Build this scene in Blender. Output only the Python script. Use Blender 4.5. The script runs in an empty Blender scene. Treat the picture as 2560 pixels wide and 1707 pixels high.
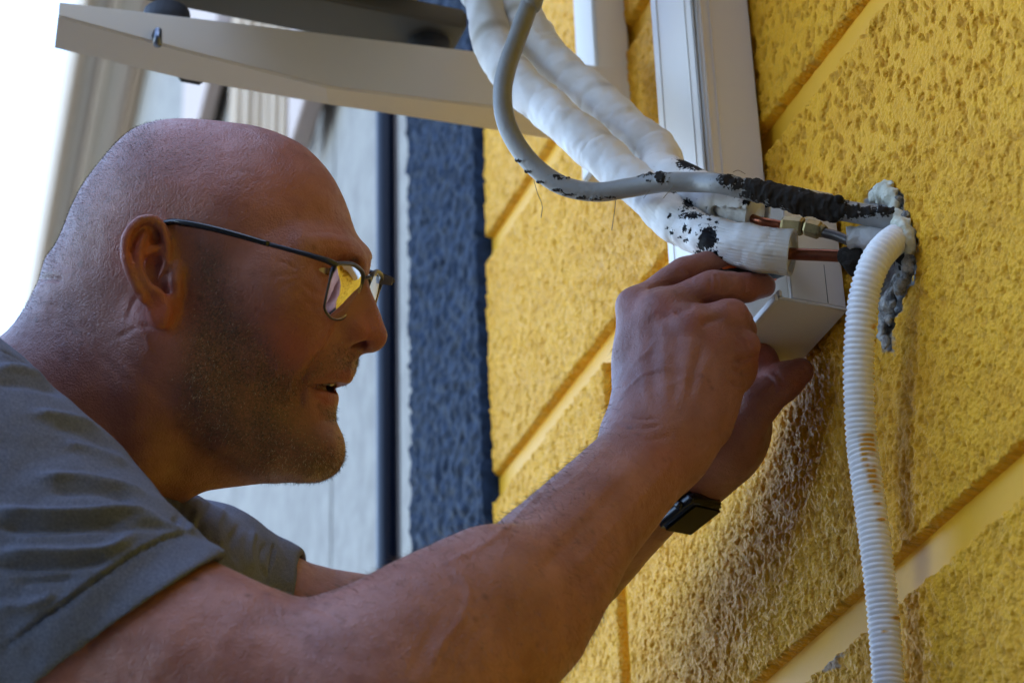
import bpy, math, random
import numpy as np
from mathutils import Matrix, Vector

# ------------------------------------------------------------------ camera frame
S = 2560 / 2352.0
FPX = 5800 * S                      # focal length in photograph pixels
CX, CY = 1280.0, 853.5
_h = np.array([-2493, -3422, 5800.]); _v = np.array([-326, 9830, 5800.])
_v /= np.linalg.norm(_v); _h -= _h.dot(_v) * _v; _h /= np.linalg.norm(_h)
_n = np.cross(_h, _v); _n = _n if _n[0] < 0 else -_n
R = np.array([-_n, _h, _v])         # world X into the wall, Y along it, Z up
EYE = np.array([0, 0, 1.6])
XW = 0.739                          # face of the yellow wall

scene = bpy.context.scene
cam_data = bpy.data.cameras.new('camera')
cam = bpy.data.objects.new('camera', cam_data)
scene.collection.objects.link(cam)
M = np.eye(4); M[:3, 0] = R[:, 0]; M[:3, 1] = R[:, 1]; M[:3, 2] = -R[:, 2]; M[:3, 3] = EYE
cam.matrix_world = Matrix(M.tolist())
cam_data.sensor_width = 36.0
cam_data.lens = FPX / 2560 * 36.0
cam_data.clip_start = 0.05; cam_data.clip_end = 2000
cam_data.dof.use_dof = True
cam_data.dof.focus_distance = 1.66
cam_data.dof.aperture_fstop = 10.0
scene.camera = cam

world = bpy.data.worlds.new('World'); scene.world = world; world.use_nodes = True
SUN_DIR = Vector((0.66, -0.38, 0.90)).normalized()      # towards the sun: behind the yellow house
wn = world.node_tree; bg = wn.nodes['Background']
sky = wn.nodes.new('ShaderNodeTexSky'); sky.sky_type = 'NISHITA'; sky.sun_disc = False
sky.sun_elevation = math.asin(SUN_DIR.z)
sky.sun_rotation = math.atan2(SUN_DIR.x, SUN_DIR.y)
sky.dust_density = 2.0; sky.air_density = 1.0; sky.ozone_density = 1.0
wn.links.new(sky.outputs[0], bg.inputs[0]); bg.inputs[1].default_value = 0.15

sun_l = bpy.data.lights.new('sun', 'SUN'); sun_l.energy = 3.0; sun_l.angle = math.radians(0.5); sun_l.color = (1, .94, .85)
sun = bpy.data.objects.new('sun', sun_l); scene.collection.objects.link(sun)
sun.rotation_euler = SUN_DIR.to_track_quat('Z', 'Y').to_euler()
sun.location = (6, 2, 12)

scene.view_settings.view_transform = 'Standard'; scene.view_settings.look = 'None'
scene.view_settings.gamma = 1.0; scene.view_settings.use_curve_mapping = False
scene.view_settings.exposure = 3.0
scene.render.engine = 'CYCLES'
scene.cycles.use_denoising = True
scene.cycles.max_bounces = 8; scene.cycles.transparent_max_bounces = 12
random.seed(7); RNG = np.random.default_rng(7)

# ------------------------------------------------------------------ pixel helpers
def Q(px, py, z): return np.array([(px - CX) / FPX * z, (CY - py) / FPX * z, z])
def V(x, y, z): return Q(x * S, y * S, z)                       # pixels of the 2352 wide view
def crop(x0, y0, s): return lambda x, y: (x0 + x * s, y0 + y * s)
cA = crop(80, 260, 1000 / 1568); cB = crop(1400, 560, 800 / 1568); cC = crop(1500, 360, 900 / 2352)
cD = crop(0, 0, 1300 / 2352); cE = crop(260, 500, 300 / 1307); cF = crop(1100, 0, 900 / 2016)
cG = crop(1800, 1000, 760 / 1686); cS = crop(0, 700, 560 / 878); cN = crop(660, 780, 340 / 1212)
cL = crop(660, 500, 340 / 1481)
def Bz(x, y, z): return Q(*cB(x, y), z)
def to_w(p): return np.asarray(p) @ R.T + EYE                   # camera frame -> world
def to_c(p): return (np.asarray(p) - EYE) @ R
def W(px, py, z): return to_w(Q(px, py, z))
def ray(px, py): return R @ np.array([(px - CX) / FPX, (CY - py) / FPX, 1.])
def atX(px, py, X): d = ray(px, py); return EYE + d * (X / d[0])
def atY(px, py, Y): d = ray(px, py); return EYE + d * (Y / d[1])
def atZ(px, py, Z): d = ray(px, py); return EYE + d * ((Z - EYE[2]) / d[2])
def px_of(pc):                                                    # camera frame points -> photograph pixels
    pc = np.asarray(pc); return CX + pc[..., 0] / pc[..., 2] * FPX, CY - pc[..., 1] / pc[..., 2] * FPX

# ------------------------------------------------------------------ scene helpers
COL = scene.collection
def mesh_np(name, verts, faces, mat=None, parent=None, smooth=True):
    me = bpy.data.meshes.new(name)
    verts = np.asarray(verts, dtype=np.float32)
    if isinstance(faces, np.ndarray):
        k = faces.shape[1]; nf = len(faces)
        me.vertices.add(len(verts)); me.vertices.foreach_set('co', verts.ravel())
        me.loops.add(nf * k); me.loops.foreach_set('vertex_index', faces.astype(np.int32).ravel())
        me.polygons.add(nf); me.polygons.foreach_set('loop_start', np.arange(0, nf * k, k, dtype=np.int32))
        me.polygons.foreach_set('loop_total', np.full(nf, k, dtype=np.int32))
        me.update(calc_edges=True); me.validate()
    else:
        me.from_pydata([tuple(map(float, v)) for v in verts], [], [list(map(int, f)) for f in faces]); me.update()
    if smooth: me.polygons.foreach_set('use_smooth', np.ones(len(me.polygons), dtype=bool))
    o = bpy.data.objects.new(name, me); COL.objects.link(o)
    if mat: me.materials.append(mat)
    if parent: adopt(o, parent)
    return o
def adopt(o, parent):
    o.parent = parent
    o.matrix_parent_inverse = parent_mat(parent).inverted()
def parent_mat(o):
    m = Matrix.LocRotScale(o.location, o.rotation_euler, o.scale)
    return (parent_mat(o.parent) @ o.matrix_parent_inverse @ m) if o.parent else m
def empty(name, loc, label=None, cat=None, group=None):
    o = bpy.data.objects.new(name, None); COL.objects.link(o); o.location = tuple(map(float, loc)); o.empty_display_size = .05
    if label: tag(o, label, cat, group)
    return o
def tag(o, label=None, cat=None, group=None, kind=None):
    if label: o['label'] = label
    if cat: o['category'] = cat
    if group: o['group'] = group
    if kind: o['kind'] = kind
    return o
def attr(o, name, vals):
    me = o.data; vals = np.asarray(vals, dtype=np.float32)
    if vals.ndim == 1:
        a = me.attributes.new(name, 'FLOAT', 'POINT'); a.data.foreach_set('value', vals)
    else:
        a = me.attributes.new(name, 'FLOAT_VECTOR', 'POINT'); a.data.foreach_set('vector', vals.ravel())

def spline(P, n):                                                 # Catmull-Rom through the points
    P = np.asarray(P, float); P = np.vstack([2 * P[0] - P[1], P, 2 * P[-1] - P[-2]])
    m = len(P) - 3; t = np.linspace(0, m - 1e-9, n); i = t.astype(int); f = (t - i)[:, None]
    a, b, c, d = P[i], P[i + 1], P[i + 2], P[i + 3]
    return .5 * ((2 * b) + (c - a) * f + (2 * a - 5 * b + 4 * c - d) * f ** 2 + (3 * b - a - 3 * c + d) * f ** 3)
def frames(C):
    T = np.gradient(C, axis=0); T /= np.linalg.norm(T, axis=1)[:, None]
    up = np.array([0, 0, 1.]) if abs(T[0][2]) < .9 else np.array([1., 0, 0])
    A = np.zeros_like(C); a = np.cross(T[0], up); a /= np.linalg.norm(a); A[0] = a
    for i in range(1, len(C)):
        a = A[i - 1] - T[i] * A[i - 1].dot(T[i]); A[i] = a / np.linalg.norm(a)
    return T, A, np.cross(T, A)
def tube_geo(C, r, seg=14, caps=True, squash=1.0, prof=None):
    """C centre line (n,3), r radius scalar / (n,) / function(i,ang array)->radius"""
    C = np.asarray(C, float); n = len(C); T, A, B = frames(C)
    ang = np.linspace(0, 2 * np.pi, seg, endpoint=False)
    if callable(r): rr = np.array([r(i, ang) for i in range(n)])
    else: rr = np.broadcast_to(np.asarray(r, float).reshape(-1, 1), (n, seg))
    Vv = C[:, None] + rr[..., None] * (np.cos(ang)[None, :, None] * A[:, None] + squash * np.sin(ang)[None, :, None] * B[:, None])
    Vv = Vv.reshape(-1, 3); i = np.arange(n - 1)[:, None] * seg; j = np.arange(seg)[None]; j2 = (j + 1) % seg
    F_ = np.stack([i + j, i + seg + j, i + seg + j2, i + j2], -1).reshape(-1, 4)
    faces = [list(f) for f in F_]
    if caps: faces += [list(range(seg)), list(range((n - 1) * seg, n * seg))[::-1]]
    return Vv, faces
def tube(name, P, r, mat, parent=None, n=None, seg=14, caps=True, squash=1.0):
    C = np.asarray(P, float) if n is None else spline(P, n)
    v, f = tube_geo(C, r, seg, caps, squash)
    return mesh_np(name, v, f, mat, parent)
class MB:
    def __init__(s): s.v = []; s.f = []
    def add(s, v, f):
        o = len(s.v); s.v += [tuple(map(float, p)) for p in v]; s.f += [[i + o for i in q] for q in f]; return s
    def hexa(s, P):                                               # 8 corners: bottom 4 ccw, top 4 ccw
        return s.add(P, [[3, 2, 1, 0], [4, 5, 6, 7], [0, 1, 5, 4], [1, 2, 6, 5], [2, 3, 7, 6], [3, 0, 4, 7]])
    def box(s, x0, x1, y0, y1, z0, z1):
        return s.hexa([(x0, y0, z0), (x1, y0, z0), (x1, y1, z0), (x0, y1, z0), (x0, y0, z1), (x1, y0, z1), (x1, y1, z1), (x0, y1, z1)])
    def prism(s, poly, a, b):                                     # poly 3D points, swept by vectors a..b
        k = len(poly); P = [np.asarray(p) + a for p in poly] + [np.asarray(p) + b for p in poly]
        return s.add(P, [list(range(k))[::-1], list(range(k, 2 * k))] + [[i, (i + 1) % k, k + (i + 1) % k, k + i] for i in range(k)])
    def build(s, name, mat, parent=None, bevel=0.0, smooth=False, seg=2):
        o = mesh_np(name, s.v, s.f, mat, parent, smooth)
        if bevel:
            import bmesh
            bm = bmesh.new(); bm.from_mesh(o.data); bmesh.ops.recalc_face_normals(bm, faces=bm.faces)
            bmesh.ops.bevel(bm, geom=bm.edges[:], offset=bevel, segments=seg, affect='EDGES', clamp_overlap=True)
            for f in bm.faces: f.smooth = True
            bm.to_mesh(o.data); bm.free()
            wm = o.modifiers.new('wn', 'WEIGHTED_NORMAL'); wm.keep_sharp = True
        return o

# value noise in numpy
_LAT = np.random.default_rng(3).random((64, 64, 64)).astype(np.float32)
def vnoise(P):
    P = np.asarray(P, np.float32); i = np.floor(P).astype(int); f = P - i; f = f * f * (3 - 2 * f); i &= 63; j = (i + 1) & 63
    x0, y0, z0 = i.T; x1, y1, z1 = j.T; fx, fy, fz = f.T; L = _LAT
    a = L[x0, y0, z0] * (1 - fx) + L[x1, y0, z0] * fx; b = L[x0, y1, z0] * (1 - fx) + L[x1, y1, z0] * fx
    c = L[x0, y0, z1] * (1 - fx) + L[x1, y0, z1] * fx; d = L[x0, y1, z1] * (1 - fx) + L[x1, y1, z1] * fx
    return (a * (1 - fy) + b * fy) * (1 - fz) + (c * (1 - fy) + d * fy) * fz
def fbm(P, o=3):
    P = np.asarray(P, np.float32); s = np.zeros(len(P), np.float32); a = .5; t = 0
    for k in range(o): s += a * vnoise(P * 2 ** k + 17.3 * k); t += a; a *= .5
    return s / t

def worley(P, seed=0):
    """2D cellular noise: nearest distance and the value of the nearest cell"""
    i = np.floor(P).astype(int); F = np.full(len(P), 9.0, np.float32); I = np.zeros(len(P), np.float32)
    for dx in (-1, 0, 1):
        for dy in (-1, 0, 1):
            a, b = (i[:, 0] + dx) & 63, (i[:, 1] + dy) & 63
            c = np.c_[i[:, 0] + dx + _LAT[a, b, (seed * 3) & 63], i[:, 1] + dy + _LAT[a, b, (seed * 3 + 1) & 63]]
            d = ((P - c) ** 2).sum(1); m = d < F; F[m] = d[m]; I[m] = _LAT[a, b, (seed * 3 + 2) & 63][m]
    return np.sqrt(F), I

# ------------------------------------------------------------------ material helpers
class Mat:
    def __init__(s, name, color=(.5, .5, .5), rough=.6, **kw):
        s.m = bpy.data.materials.new(name); s.m.use_nodes = True; s.t = s.m.node_tree
        s.b = s.t.nodes['Principled BSDF']; s.b.inputs['Base Color'].default_value = (*color, 1); s.b.inputs['Roughness'].default_value = rough
        for k, v in kw.items(): s.b.inputs[k.replace('_', ' ')].default_value = v
    def n(s, t, **kw):
        nd = s.t.nodes.new('ShaderNode' + t)
        for k, v in kw.items():
            if k in nd.inputs.keys(): nd.inputs[k].default_value = v
            else: setattr(nd, k, v)
        return nd
    def l(s, a, b): s.t.links.new(a, b)
    def coord(s, scale=(1, 1, 1)):
        tc = s.n('TexCoord'); mp = s.n('Mapping'); mp.inputs['Scale'].default_value = scale
        s.l(tc.outputs['Object'], mp.inputs[0]); return mp.outputs[0]
    def noise(s, scale, detail=3, rough=.5, vec=None):
        nd = s.n('TexNoise'); nd.inputs['Scale'].default_value = scale; nd.inputs['Detail'].default_value = detail; nd.inputs['Roughness'].default_value = rough
        s.l(vec if vec is not None else s.coord(), nd.inputs['Vector']); return nd.outputs['Fac']
    def ramp(s, fac, stops):
        r = s.n('ValToRGB'); e = r.color_ramp.elements
        while len(e) < len(stops): e.new(.5)
        for el, (p, c) in zip(e, stops): el.position = p; el.color = (*c, 1) if len(c) == 3 else c
        s.l(fac, r.inputs[0]); return r.outputs[0]
    def mix(s, fac, a, b, mode='MIX'):
        m = s.n('Mix', data_type='RGBA', blend_type=mode)
        for sock, v in ((m.inputs[0], fac), (m.inputs[6], a), (m.inputs[7], b)):
            if isinstance(v, (int, float)): sock.default_value = v
            elif isinstance(v, (tuple, list)): sock.default_value = (*v, 1)
            else: s.l(v, sock)
        return m.outputs[2]
    def math(s, op, a, b=0.0, clamp=False):
        m = s.n('Math', operation=op, use_clamp=clamp)
        for sock, v in ((m.inputs[0], a), (m.inputs[1], b)):
            if isinstance(v, (int, float)): sock.default_value = v
            else: s.l(v, sock)
        return m.outputs[0]
    def attr(s, name):
        a = s.n('Attribute'); a.attribute_name = name; return a.outputs['Fac']
    def color(s, sock): s.l(sock, s.b.inputs['Base Color'])
    def rough(s, sock): s.l(sock, s.b.inputs['Roughness'])
    def bump(s, hgt, strength=.3, dist=.001, prev=None):
        b = s.n('Bump'); b.inputs['Strength'].default_value = strength; b.inputs['Distance'].default_value = dist
        s.l(hgt, b.inputs['Height'])
        if prev is not None: s.l(prev, b.inputs['Normal'])
        s.l(b.outputs[0], s.b.inputs['Normal']); return b.outputs[0]
from concurrent.futures import ThreadPoolExecutor
# ------------------------------------------------------------------ signed distance modelling (camera frame, metres)
def smin(a, b, k):
    h = np.maximum(k - np.abs(a - b), 0) / k; return np.minimum(a, b) - h * h * k * .25
def smax(a, b, k): return -smin(-a, -b, k)
def cone(p, a, b, ra, rb):
    a = np.asarray(a); b = np.asarray(b); d = b - a; t = np.clip(((p - a) @ d) / (d @ d), 0, 1)
    return np.linalg.norm(p - a - t[:, None] * d, axis=1) - (ra + t * (rb - ra))
def chain(p, pts, radii, k=None):
    d = None
    for i in range(len(pts) - 1):
        e = cone(p, pts[i], pts[i + 1], radii[i], radii[i + 1]); d = e if d is None else (np.minimum(d, e) if not k else smin(d, e, k))
    return d
def schain(p, pts, radii, n=18):
    C = spline(np.c_[np.asarray(pts), np.asarray(radii)], n); return chain(p, C[:, :3], C[:, 3])
def ell(p, c, r, ax=None):
    q = p - np.asarray(c)
    if ax is not None: q = q @ np.asarray(ax).T
    r = np.asarray(r, float); k0 = np.linalg.norm(q / r, axis=1); k1 = np.linalg.norm(q / (r * r), axis=1) + 1e-12
    return k0 * (k0 - 1) / k1
def poly_sd(P, poly):
    """signed distance to a closed 2D polygon"""
    poly = np.asarray(poly, float); d = np.full(len(P), 1e9); ins = np.zeros(len(P), bool); n = len(poly)
    x, y = P[:, 0], P[:, 1]
    for i in range(n):
        a = poly[i]; b = poly[(i + 1) % n]; e = b - a; w = P - a
        t = np.clip((w @ e) / (e @ e + 1e-12), 0, 1); d = np.minimum(d, ((w - t[:, None] * e) ** 2).sum(1))
        c = (a[1] > y) != (b[1] > y)
        if c.any(): ins ^= c & (x < (b[0] - a[0]) * (y - a[1]) / (b[1] - a[1] + 1e-30) + a[0])
    d = np.sqrt(d); return np.where(ins, -d, d)
def line_d(P, pts):
    """distance to an open 2D polyline and position along it 0..1"""
    pts = np.asarray(pts, float); d = np.full(len(P), 1e9); s = np.zeros(len(P)); n = len(pts) - 1
    for i in range(n):
        a, b = pts[i], pts[i + 1]; e = b - a; w = P - a; t = np.clip((w @ e) / (e @ e + 1e-12), 0, 1)
        q = ((w - t[:, None] * e) ** 2).sum(1); m = q < d; d[m] = q[m]; s[m] = (i + t[m]) / n
    return np.sqrt(d), s

def sdf_mesh(f, lo, hi, h, nb=8, slack=1.15):
    lo = np.asarray(lo, float); hi = np.asarray(hi, float)
    NBk = np.ceil((hi - lo) / (h * nb)).astype(int)
    g = np.stack(np.meshgrid(*[np.arange(k) for k in NBk], indexing='ij'), -1).reshape(-1, 3)
    d = np.empty(len(g))
    for i in range(0, len(g), 200000): d[i:i + 200000] = f(lo + (g[i:i + 200000] + .5) * nb * h)
    g = g[np.abs(d) < nb * h * .87 * slack]
    off = np.stack(np.meshgrid(*[np.arange(nb + 1)] * 3, indexing='ij'), -1).reshape(-1, 3)
    N = NBk * nb + 2
    Vs, Ks, E = [], [], []
    def work(i):
        b = g[i:i + 120] * nb; P = (b[:, None] + off[None]); v = f((lo + P.reshape(-1, 3) * h)).astype(np.float32).reshape(len(b), nb + 1, nb + 1, nb + 1)
        ins = v < 0; cnt = np.zeros((len(b), nb, nb, nb), np.int8)
        for cx in (0, 1):
            for cy in (0, 1):
                for cz in (0, 1): cnt += ins[:, cx:cx + nb, cy:cy + nb, cz:cz + nb]
        B, x, y, z = np.nonzero((cnt > 0) & (cnt < 8))
        if len(B):
            acc = np.zeros((len(B), 3)); num = np.zeros(len(B))
            for ax in range(3):
                o1, o2 = [a for a in range(3) if a != ax]
                for u in (0, 1):
                    for w in (0, 1):
                        c0 = [0, 0, 0]; c0[o1] = u; c0[o2] = w; c1 = list(c0); c1[ax] = 1
                        va = v[B, x + c0[0], y + c0[1], z + c0[2]]; vb = v[B, x + c1[0], y + c1[1], z + c1[2]]
                        m = (va < 0) != (vb < 0); t = np.where(m, va / np.where(m, va - vb, 1), 0)
                        pos = np.zeros((len(B), 3)); pos[:, o1] = u; pos[:, o2] = w; pos[:, ax] = t
                        acc += pos * m[:, None]; num += m
            cell = b[B] + np.stack([x, y, z], -1)
            Vs.append(lo + (cell + acc / num[:, None]) * h)
            Ks.append((cell[:, 0] * N[1] + cell[:, 1]) * N[2] + cell[:, 2])
        for ax in range(3):
            s0 = [slice(0, nb)] * 3; s1 = [slice(0, nb)] * 3; s1[ax] = slice(1, nb + 1)
            A = ins[(slice(None), *s0)]; C = ins[(slice(None), *s1)]
            Bq, x, y, z = np.nonzero(A != C)
            if len(Bq): E.append((ax, b[Bq] + np.stack([x, y, z], -1), A[Bq, x, y, z]))
    with ThreadPoolExecutor(4) as ex: list(ex.map(work, range(0, len(g), 120)))
    Vs = np.concatenate(Vs); Ks = np.concatenate(Ks); o = np.argsort(Ks); Ks = Ks[o]; Vs = Vs[o]
    st = np.array([N[1] * N[2], N[2], 1]); faces = []
    for ax, p, inside in E:
        b_, c_ = [(1, 2), (2, 0), (0, 1)][ax]; k = p @ st
        q = np.stack([k, k - st[b_], k - st[b_] - st[c_], k - st[c_]], -1)
        q[~inside] = q[~inside][:, ::-1]
        ix = np.searchsorted(Ks, q); ix = np.minimum(ix, len(Ks) - 1); ok = (Ks[ix] == q).all(1); faces.append(ix[ok])
    return Vs, np.concatenate(faces)
def vnormals(Vt, Fq):
    fn = np.cross(Vt[Fq[:, 2]] - Vt[Fq[:, 0]], Vt[Fq[:, 3]] - Vt[Fq[:, 1]]); n = np.zeros_like(Vt)
    for k in range(4): np.add.at(n, Fq[:, k], fn)
    return n / (np.linalg.norm(n, axis=1)[:, None] + 1e-12)
def relax(Vt, Fq, it=1, lam=.5):
    for _ in range(it):
        a = np.zeros_like(Vt); c = np.zeros(len(Vt))
        for k in range(4):
            for m in (1, 3): np.add.at(a, Fq[:, k], Vt[Fq[:, (k + m) % 4]]); np.add.at(c, Fq[:, k], 1)
        Vt = Vt + lam * (a / np.maximum(c, 1)[:, None] - Vt)
    return Vt

# ------------------------------------------------------------------ the head, in its own frame (mm: s forward, u up, n towards camera)
AL, PS = math.radians(13), math.radians(13)
HO = Q(*cA(700, 600), 1.62)
HU = np.array([math.sin(AL), math.cos(AL), 0])
HF = np.array([math.cos(PS) * math.cos(AL), -math.cos(PS) * math.sin(AL), -math.sin(PS)])
HN = np.array([-math.sin(PS) * math.cos(AL), math.sin(PS) * math.sin(AL), -math.cos(PS)])
HM = np.stack([HF, HU, HN])
def Lp(px, py, n):                    # photograph pixel on the head plane n -> head frame
    d = Q(px, py, 1.0); t = (HO @ HN + n / 1000) / (d @ HN); return HM @ (d * t - HO) * 1000
def L(cx, cy, n): return Lp(*cA(cx, cy), n)
def Mp(cx, cy, n, rec): return L(cx, cy, 0) + np.array([-rec, 0, n])    # midline pixel, then sideways and back
EYEC = Mp(1297, 680, 32, 24.5)
def head_to_cam(q): return HO + (np.asarray(q) / 1000) @ HM
HPOLY = [(1180, 1388), (1186, 1340), (1176, 1280), (1155, 1225), (1142, 1180), (1155, 1130), (1180, 1070), (1210, 1010), (1228, 960), (1238, 900),
  (1246, 840), (1254, 780), (1270, 720), (1288, 670), (1297, 630), (1293, 592), (1278, 545), (1255, 490), (1232, 430), (1205, 352), (1170, 280), (1120, 217), (1052, 156), (974, 116),
  (880, 88), (760, 70), (650, 62), (560, 62), (475, 78), (410, 112), (345, 175), (290, 240), (240, 308), (190, 396), (160, 475), (125, 545), (85, 600), (70, 655), (66, 700),
  (55, 760), (80, 900), (300, 1060), (470, 1250), (600, 1400), (760, 1450), (900, 1450), (1010, 1428), (1090, 1430), (1150, 1415)]
HP2 = np.array([L(x, y, 0)[:2] for x, y in HPOLY])
HP2 = spline(np.vstack([HP2, HP2[:1]]), 150)[:-1]
BU = np.array([[-170, 34], [-145, 42], [-120, 50], [-90, 58], [-60, 64], [-20, 69], [10, 73], [40, 75], [70, 74], [110, 72]], float)
_gs = np.arange(-160, 161.0); _gu = np.arange(-230, 131.0)
_G = poly_sd(np.stack(np.meshgrid(_gs, _gu, indexing='ij'), -1).reshape(-1, 2), HP2).reshape(len(_gs), len(_gu))
def blur2(a, r, it=3):
    for _ in range(it):
        for ax in (0, 1):
            pad = [(0, 0), (0, 0)]; pad[ax] = (r + 1, r); c = np.cumsum(np.pad(a, pad, mode='edge'), axis=ax)
            a = (np.take(c, range(2 * r + 1, c.shape[ax]), ax) - np.take(c, range(0, c.shape[ax] - 2 * r - 1), ax)) / (2 * r + 1)
    return a
_t = np.clip((-_G - 3) / 30, 0, 1); _t = _t * _t * (3 - 2 * _t)
_G = _G * (1 - _t) + blur2(_G, 9) * _t
def grid2(G, x, y, x0, y0):
    fx = np.clip(x - x0, 0, G.shape[0] - 1.001); fy = np.clip(y - y0, 0, G.shape[1] - 1.001); i = fx.astype(int); j = fy.astype(int); fx = fx - i; fy = fy - j
    return (G[i, j] * (1 - fx) + G[i + 1, j] * fx) * (1 - fy) + (G[i, j + 1] * (1 - fx) + G[i + 1, j + 1] * fx) * fy
def mir(q): return np.array([q[0], q[1], -q[2]])
ear_out = [(690, 700), (700, 480), (665, 330), (590, 200), (490, 160), (390, 180), (290, 255), (215, 370), (185, 500), (195, 640), (230, 780), (300, 950), (380, 1080), (440, 1180), (510, 1310), (590, 1395), (680, 1405), (740, 1330), (800, 1180), (800, 1000)]
def ear_n(x): return 75 + np.clip((760 - x) / 560, -.2, 1.1) * 21
def EL(x, y, dn=0.0): return Lp(*cE(x, y), ear_n(x) + dn)
EAR_P = np.array([EL(x, y) for x, y in ear_out])
EAR_X = np.array([[*EL(x, y)[:2], x] for x in (150, 400, 700, 850) for y in (150, 700, 1400)])
_ec = np.linalg.lstsq(np.c_[EAR_X[:, :2], np.ones(len(EAR_X))], EAR_X[:, 2], rcond=None)[0]
_GE = poly_sd(np.stack(np.meshgrid(_gs, _gu, indexing='ij'), -1).reshape(-1, 2), EAR_P[:, :2]).reshape(len(_gs), len(_gu))
def head_sdf(pc):
    q = (pc - HO) @ HM.T * 1000; s, u, n = q.T; an = np.abs(n); qm = np.c_[s, u, an]
    d2 = grid2(_G, s, u, -160, -230); B = np.interp(u, BU[:, 0], BU[:, 1]); A_ = 84.0
    f = np.sqrt((n / B) ** 2 + np.maximum(1 + d2 / A_, 0) ** 2) - 1
    d = f * 66
    def add(e, k): nonlocal d; d = smin(d, e, k)
    def sub(e, k): nonlocal d; d = smax(d, -e, k)
    # neck and throat
    add(cone(q, L(452, 985, 0), L(80, 1270, -4), 62, 67), 30)
    add(cone(q, L(480, 1080, 0), L(-100, 1520, -8), 60, 68), 25)
    add(cone(q, L(930, 1372, 0), L(540, 1320, 0), 12, 34), 22)
    add(chain(qm, [L(470, 900, 60), L(440, 1120, 54), L(430, 1400, 40)], [9, 9, 10]), 22)
    # jaw, chin, cheek
    add(chain(qm, [L(600, 960, 50), L(640, 1130, 47), L(770, 1290, 40), L(930, 1365, 26), L(1060, 1382, 12)], [13, 13, 12, 12, 12]), 24)
    add(ell(q, Mp(1108, 1345, 0, 0), (12, 15, 18)), 12)
    add(ell(qm, Mp(1270, 800, 50, 37), (16, 16, 12)), 26)
    add(ell(qm, Mp(1215, 930, 36, 24), (20, 22, 12)), 24)
    # brow
    add(chain(qm, [Mp(1297, 628, 5, 5), Mp(1297, 612, 20, 8.8), Mp(1297, 603, 33, 15.6), Mp(1297, 618, 45, 27.5)], [5.2, 6.0, 5.8, 5]), 14)
    # eye socket and eyelids over the ball
    sub(ell(qm, Mp(1297, 692, 31, 3), (17, 10.5, 18)), 9)
    sub(ell(qm, Mp(1290, 705, 14, 3), (8, 12, 6)), 8)
    ec = EYEC; dv = qm - ec; rad = np.linalg.norm(dv, axis=1)
    add(rad - 13.3, 3)
    sl = np.abs(dv[:, 1] + .12 * dv[:, 0] + .5) - 2.6 + .018 * (dv[:, 2] + 1) ** 2
    sub(np.maximum(np.maximum(sl, rad - 15.5), 4.0 - dv[:, 0]), 1.0)
    add(chain(qm, [ec + [8.5, 7.5, -9], ec + [11.0, 8.2, 0], ec + [5.5, 6.5, 11]], [2.2, 2.8, 2.4]), 3.5)
    add(ell(qm, ec + [4, -10.5, 2], (7, 4, 11)), 8)
    # nose
    add(chain(q, [Mp(1268, 690, 0, 0), Mp(1297, 770, 0, 0), Mp(1322, 850, 0, 0), Mp(1331, 908, 0, 0)], [6.2, 7.0, 8.5, 10.2]), 8)
    add(chain(qm, [Mp(1255, 740, 8, 4), Mp(1275, 820, 9, 5), Mp(1290, 890, 9, 6)], [7, 9, 10]), 10)
    add(ell(qm, Mp(1330, 905, 13.5, 11), (11.5, 8.5, 6.0)), 4)
    add(chain(q, [Mp(1325, 925, 0, 0), Mp(1258, 962, 0, 0)], [5.6, 4.6]), 6)
    sub(chain(qm, [Mp(1285, 940, 11, 7), Mp(1332, 942, 8, 4.5)], [4.6, 3.6]), 2.2)
    # muzzle and lips
    add(chain(q, [Mp(1200, 985, 0, 0), Mp(1192, 1060, 0, 0)], [10, 10]), 9)
    add(ell(qm, Mp(1180, 1020, 17, 6), (14, 17, 11)), 14)
    add(ell(q, Mp(1105, 1185, 0, 0), (12, 14, 22)), 10)
    add(chain(qm, [Mp(1212, 1118, 27, 16), Mp(1214, 1088, 18, 8), Mp(1218, 1062, 9, 3), Mp(1221, 1056, 3, 1.2), Mp(1219, 1058, 0, 1.2)], [2.2, 4.4, 6.2, 7.0, 6.8]), 3.0)
    add(chain(qm, [Mp(1160, 1146, 26, 13), Mp(1158, 1160, 17, 7), Mp(1156, 1166, 8, 2), Mp(1156, 1168, 0, 1)], [2.2, 4.8, 6.3, 6.7]), 3.0)
    sub(chain(qm, [Mp(1200, 1136, 29, 14), Mp(1204, 1130, 24, 8), Mp(1206, 1123, 17, 3), Mp(1208, 1120, 9, 0), Mp(1210, 1121, 0, -2)], [1.2, 2.8, 3.9, 4.4, 4.8]), 1.2)
    sub(chain(qm, [Mp(1200, 1132, 26, 20), Mp(1203, 1122, 17, 11), Mp(1205, 1119, 9, 8), Mp(1206, 1120, 0, 6)], [2.0, 3.2, 3.8, 4.2]), 1.0)
    # ear
    m = (an > 55) & (np.abs(s + 40) < 60) & (np.abs(u + 10) < 75)
    if m.any():
        e = qm[m]; ex = np.c_[e[:, :2], np.ones(m.sum())] @ _ec; en = ear_n(ex)
        pd = grid2(_GE, e[:, 0], e[:, 1], -160, -230); pl = smax(np.abs(e[:, 2] - en + 5.0) - 4.6, pd + .4, 3.0)
        de = d[m]
        rt = cone(e, EL(740, 420, -9), EL(720, 1120, -9), 6, 5); de = smin(de, rt, 9)
        de = smin(de, cone(e, EL(560, 500, -13), EL(560, 900, -13), 9, 8), 8)
        de = smin(de, pl, 4)
        con = smax(chain(e, [EL(530, 640, 1), EL(560, 790, -2), EL(655, 950, -3)], [7.5, 10.5, 7.0]), -(e[:, 2] - en + 16), 2)
        de = smax(de, -con, 2.5)
        de = smax(de, -ell(e, EL(590, 430, -1), (5, 6, 5)), 3)
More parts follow.
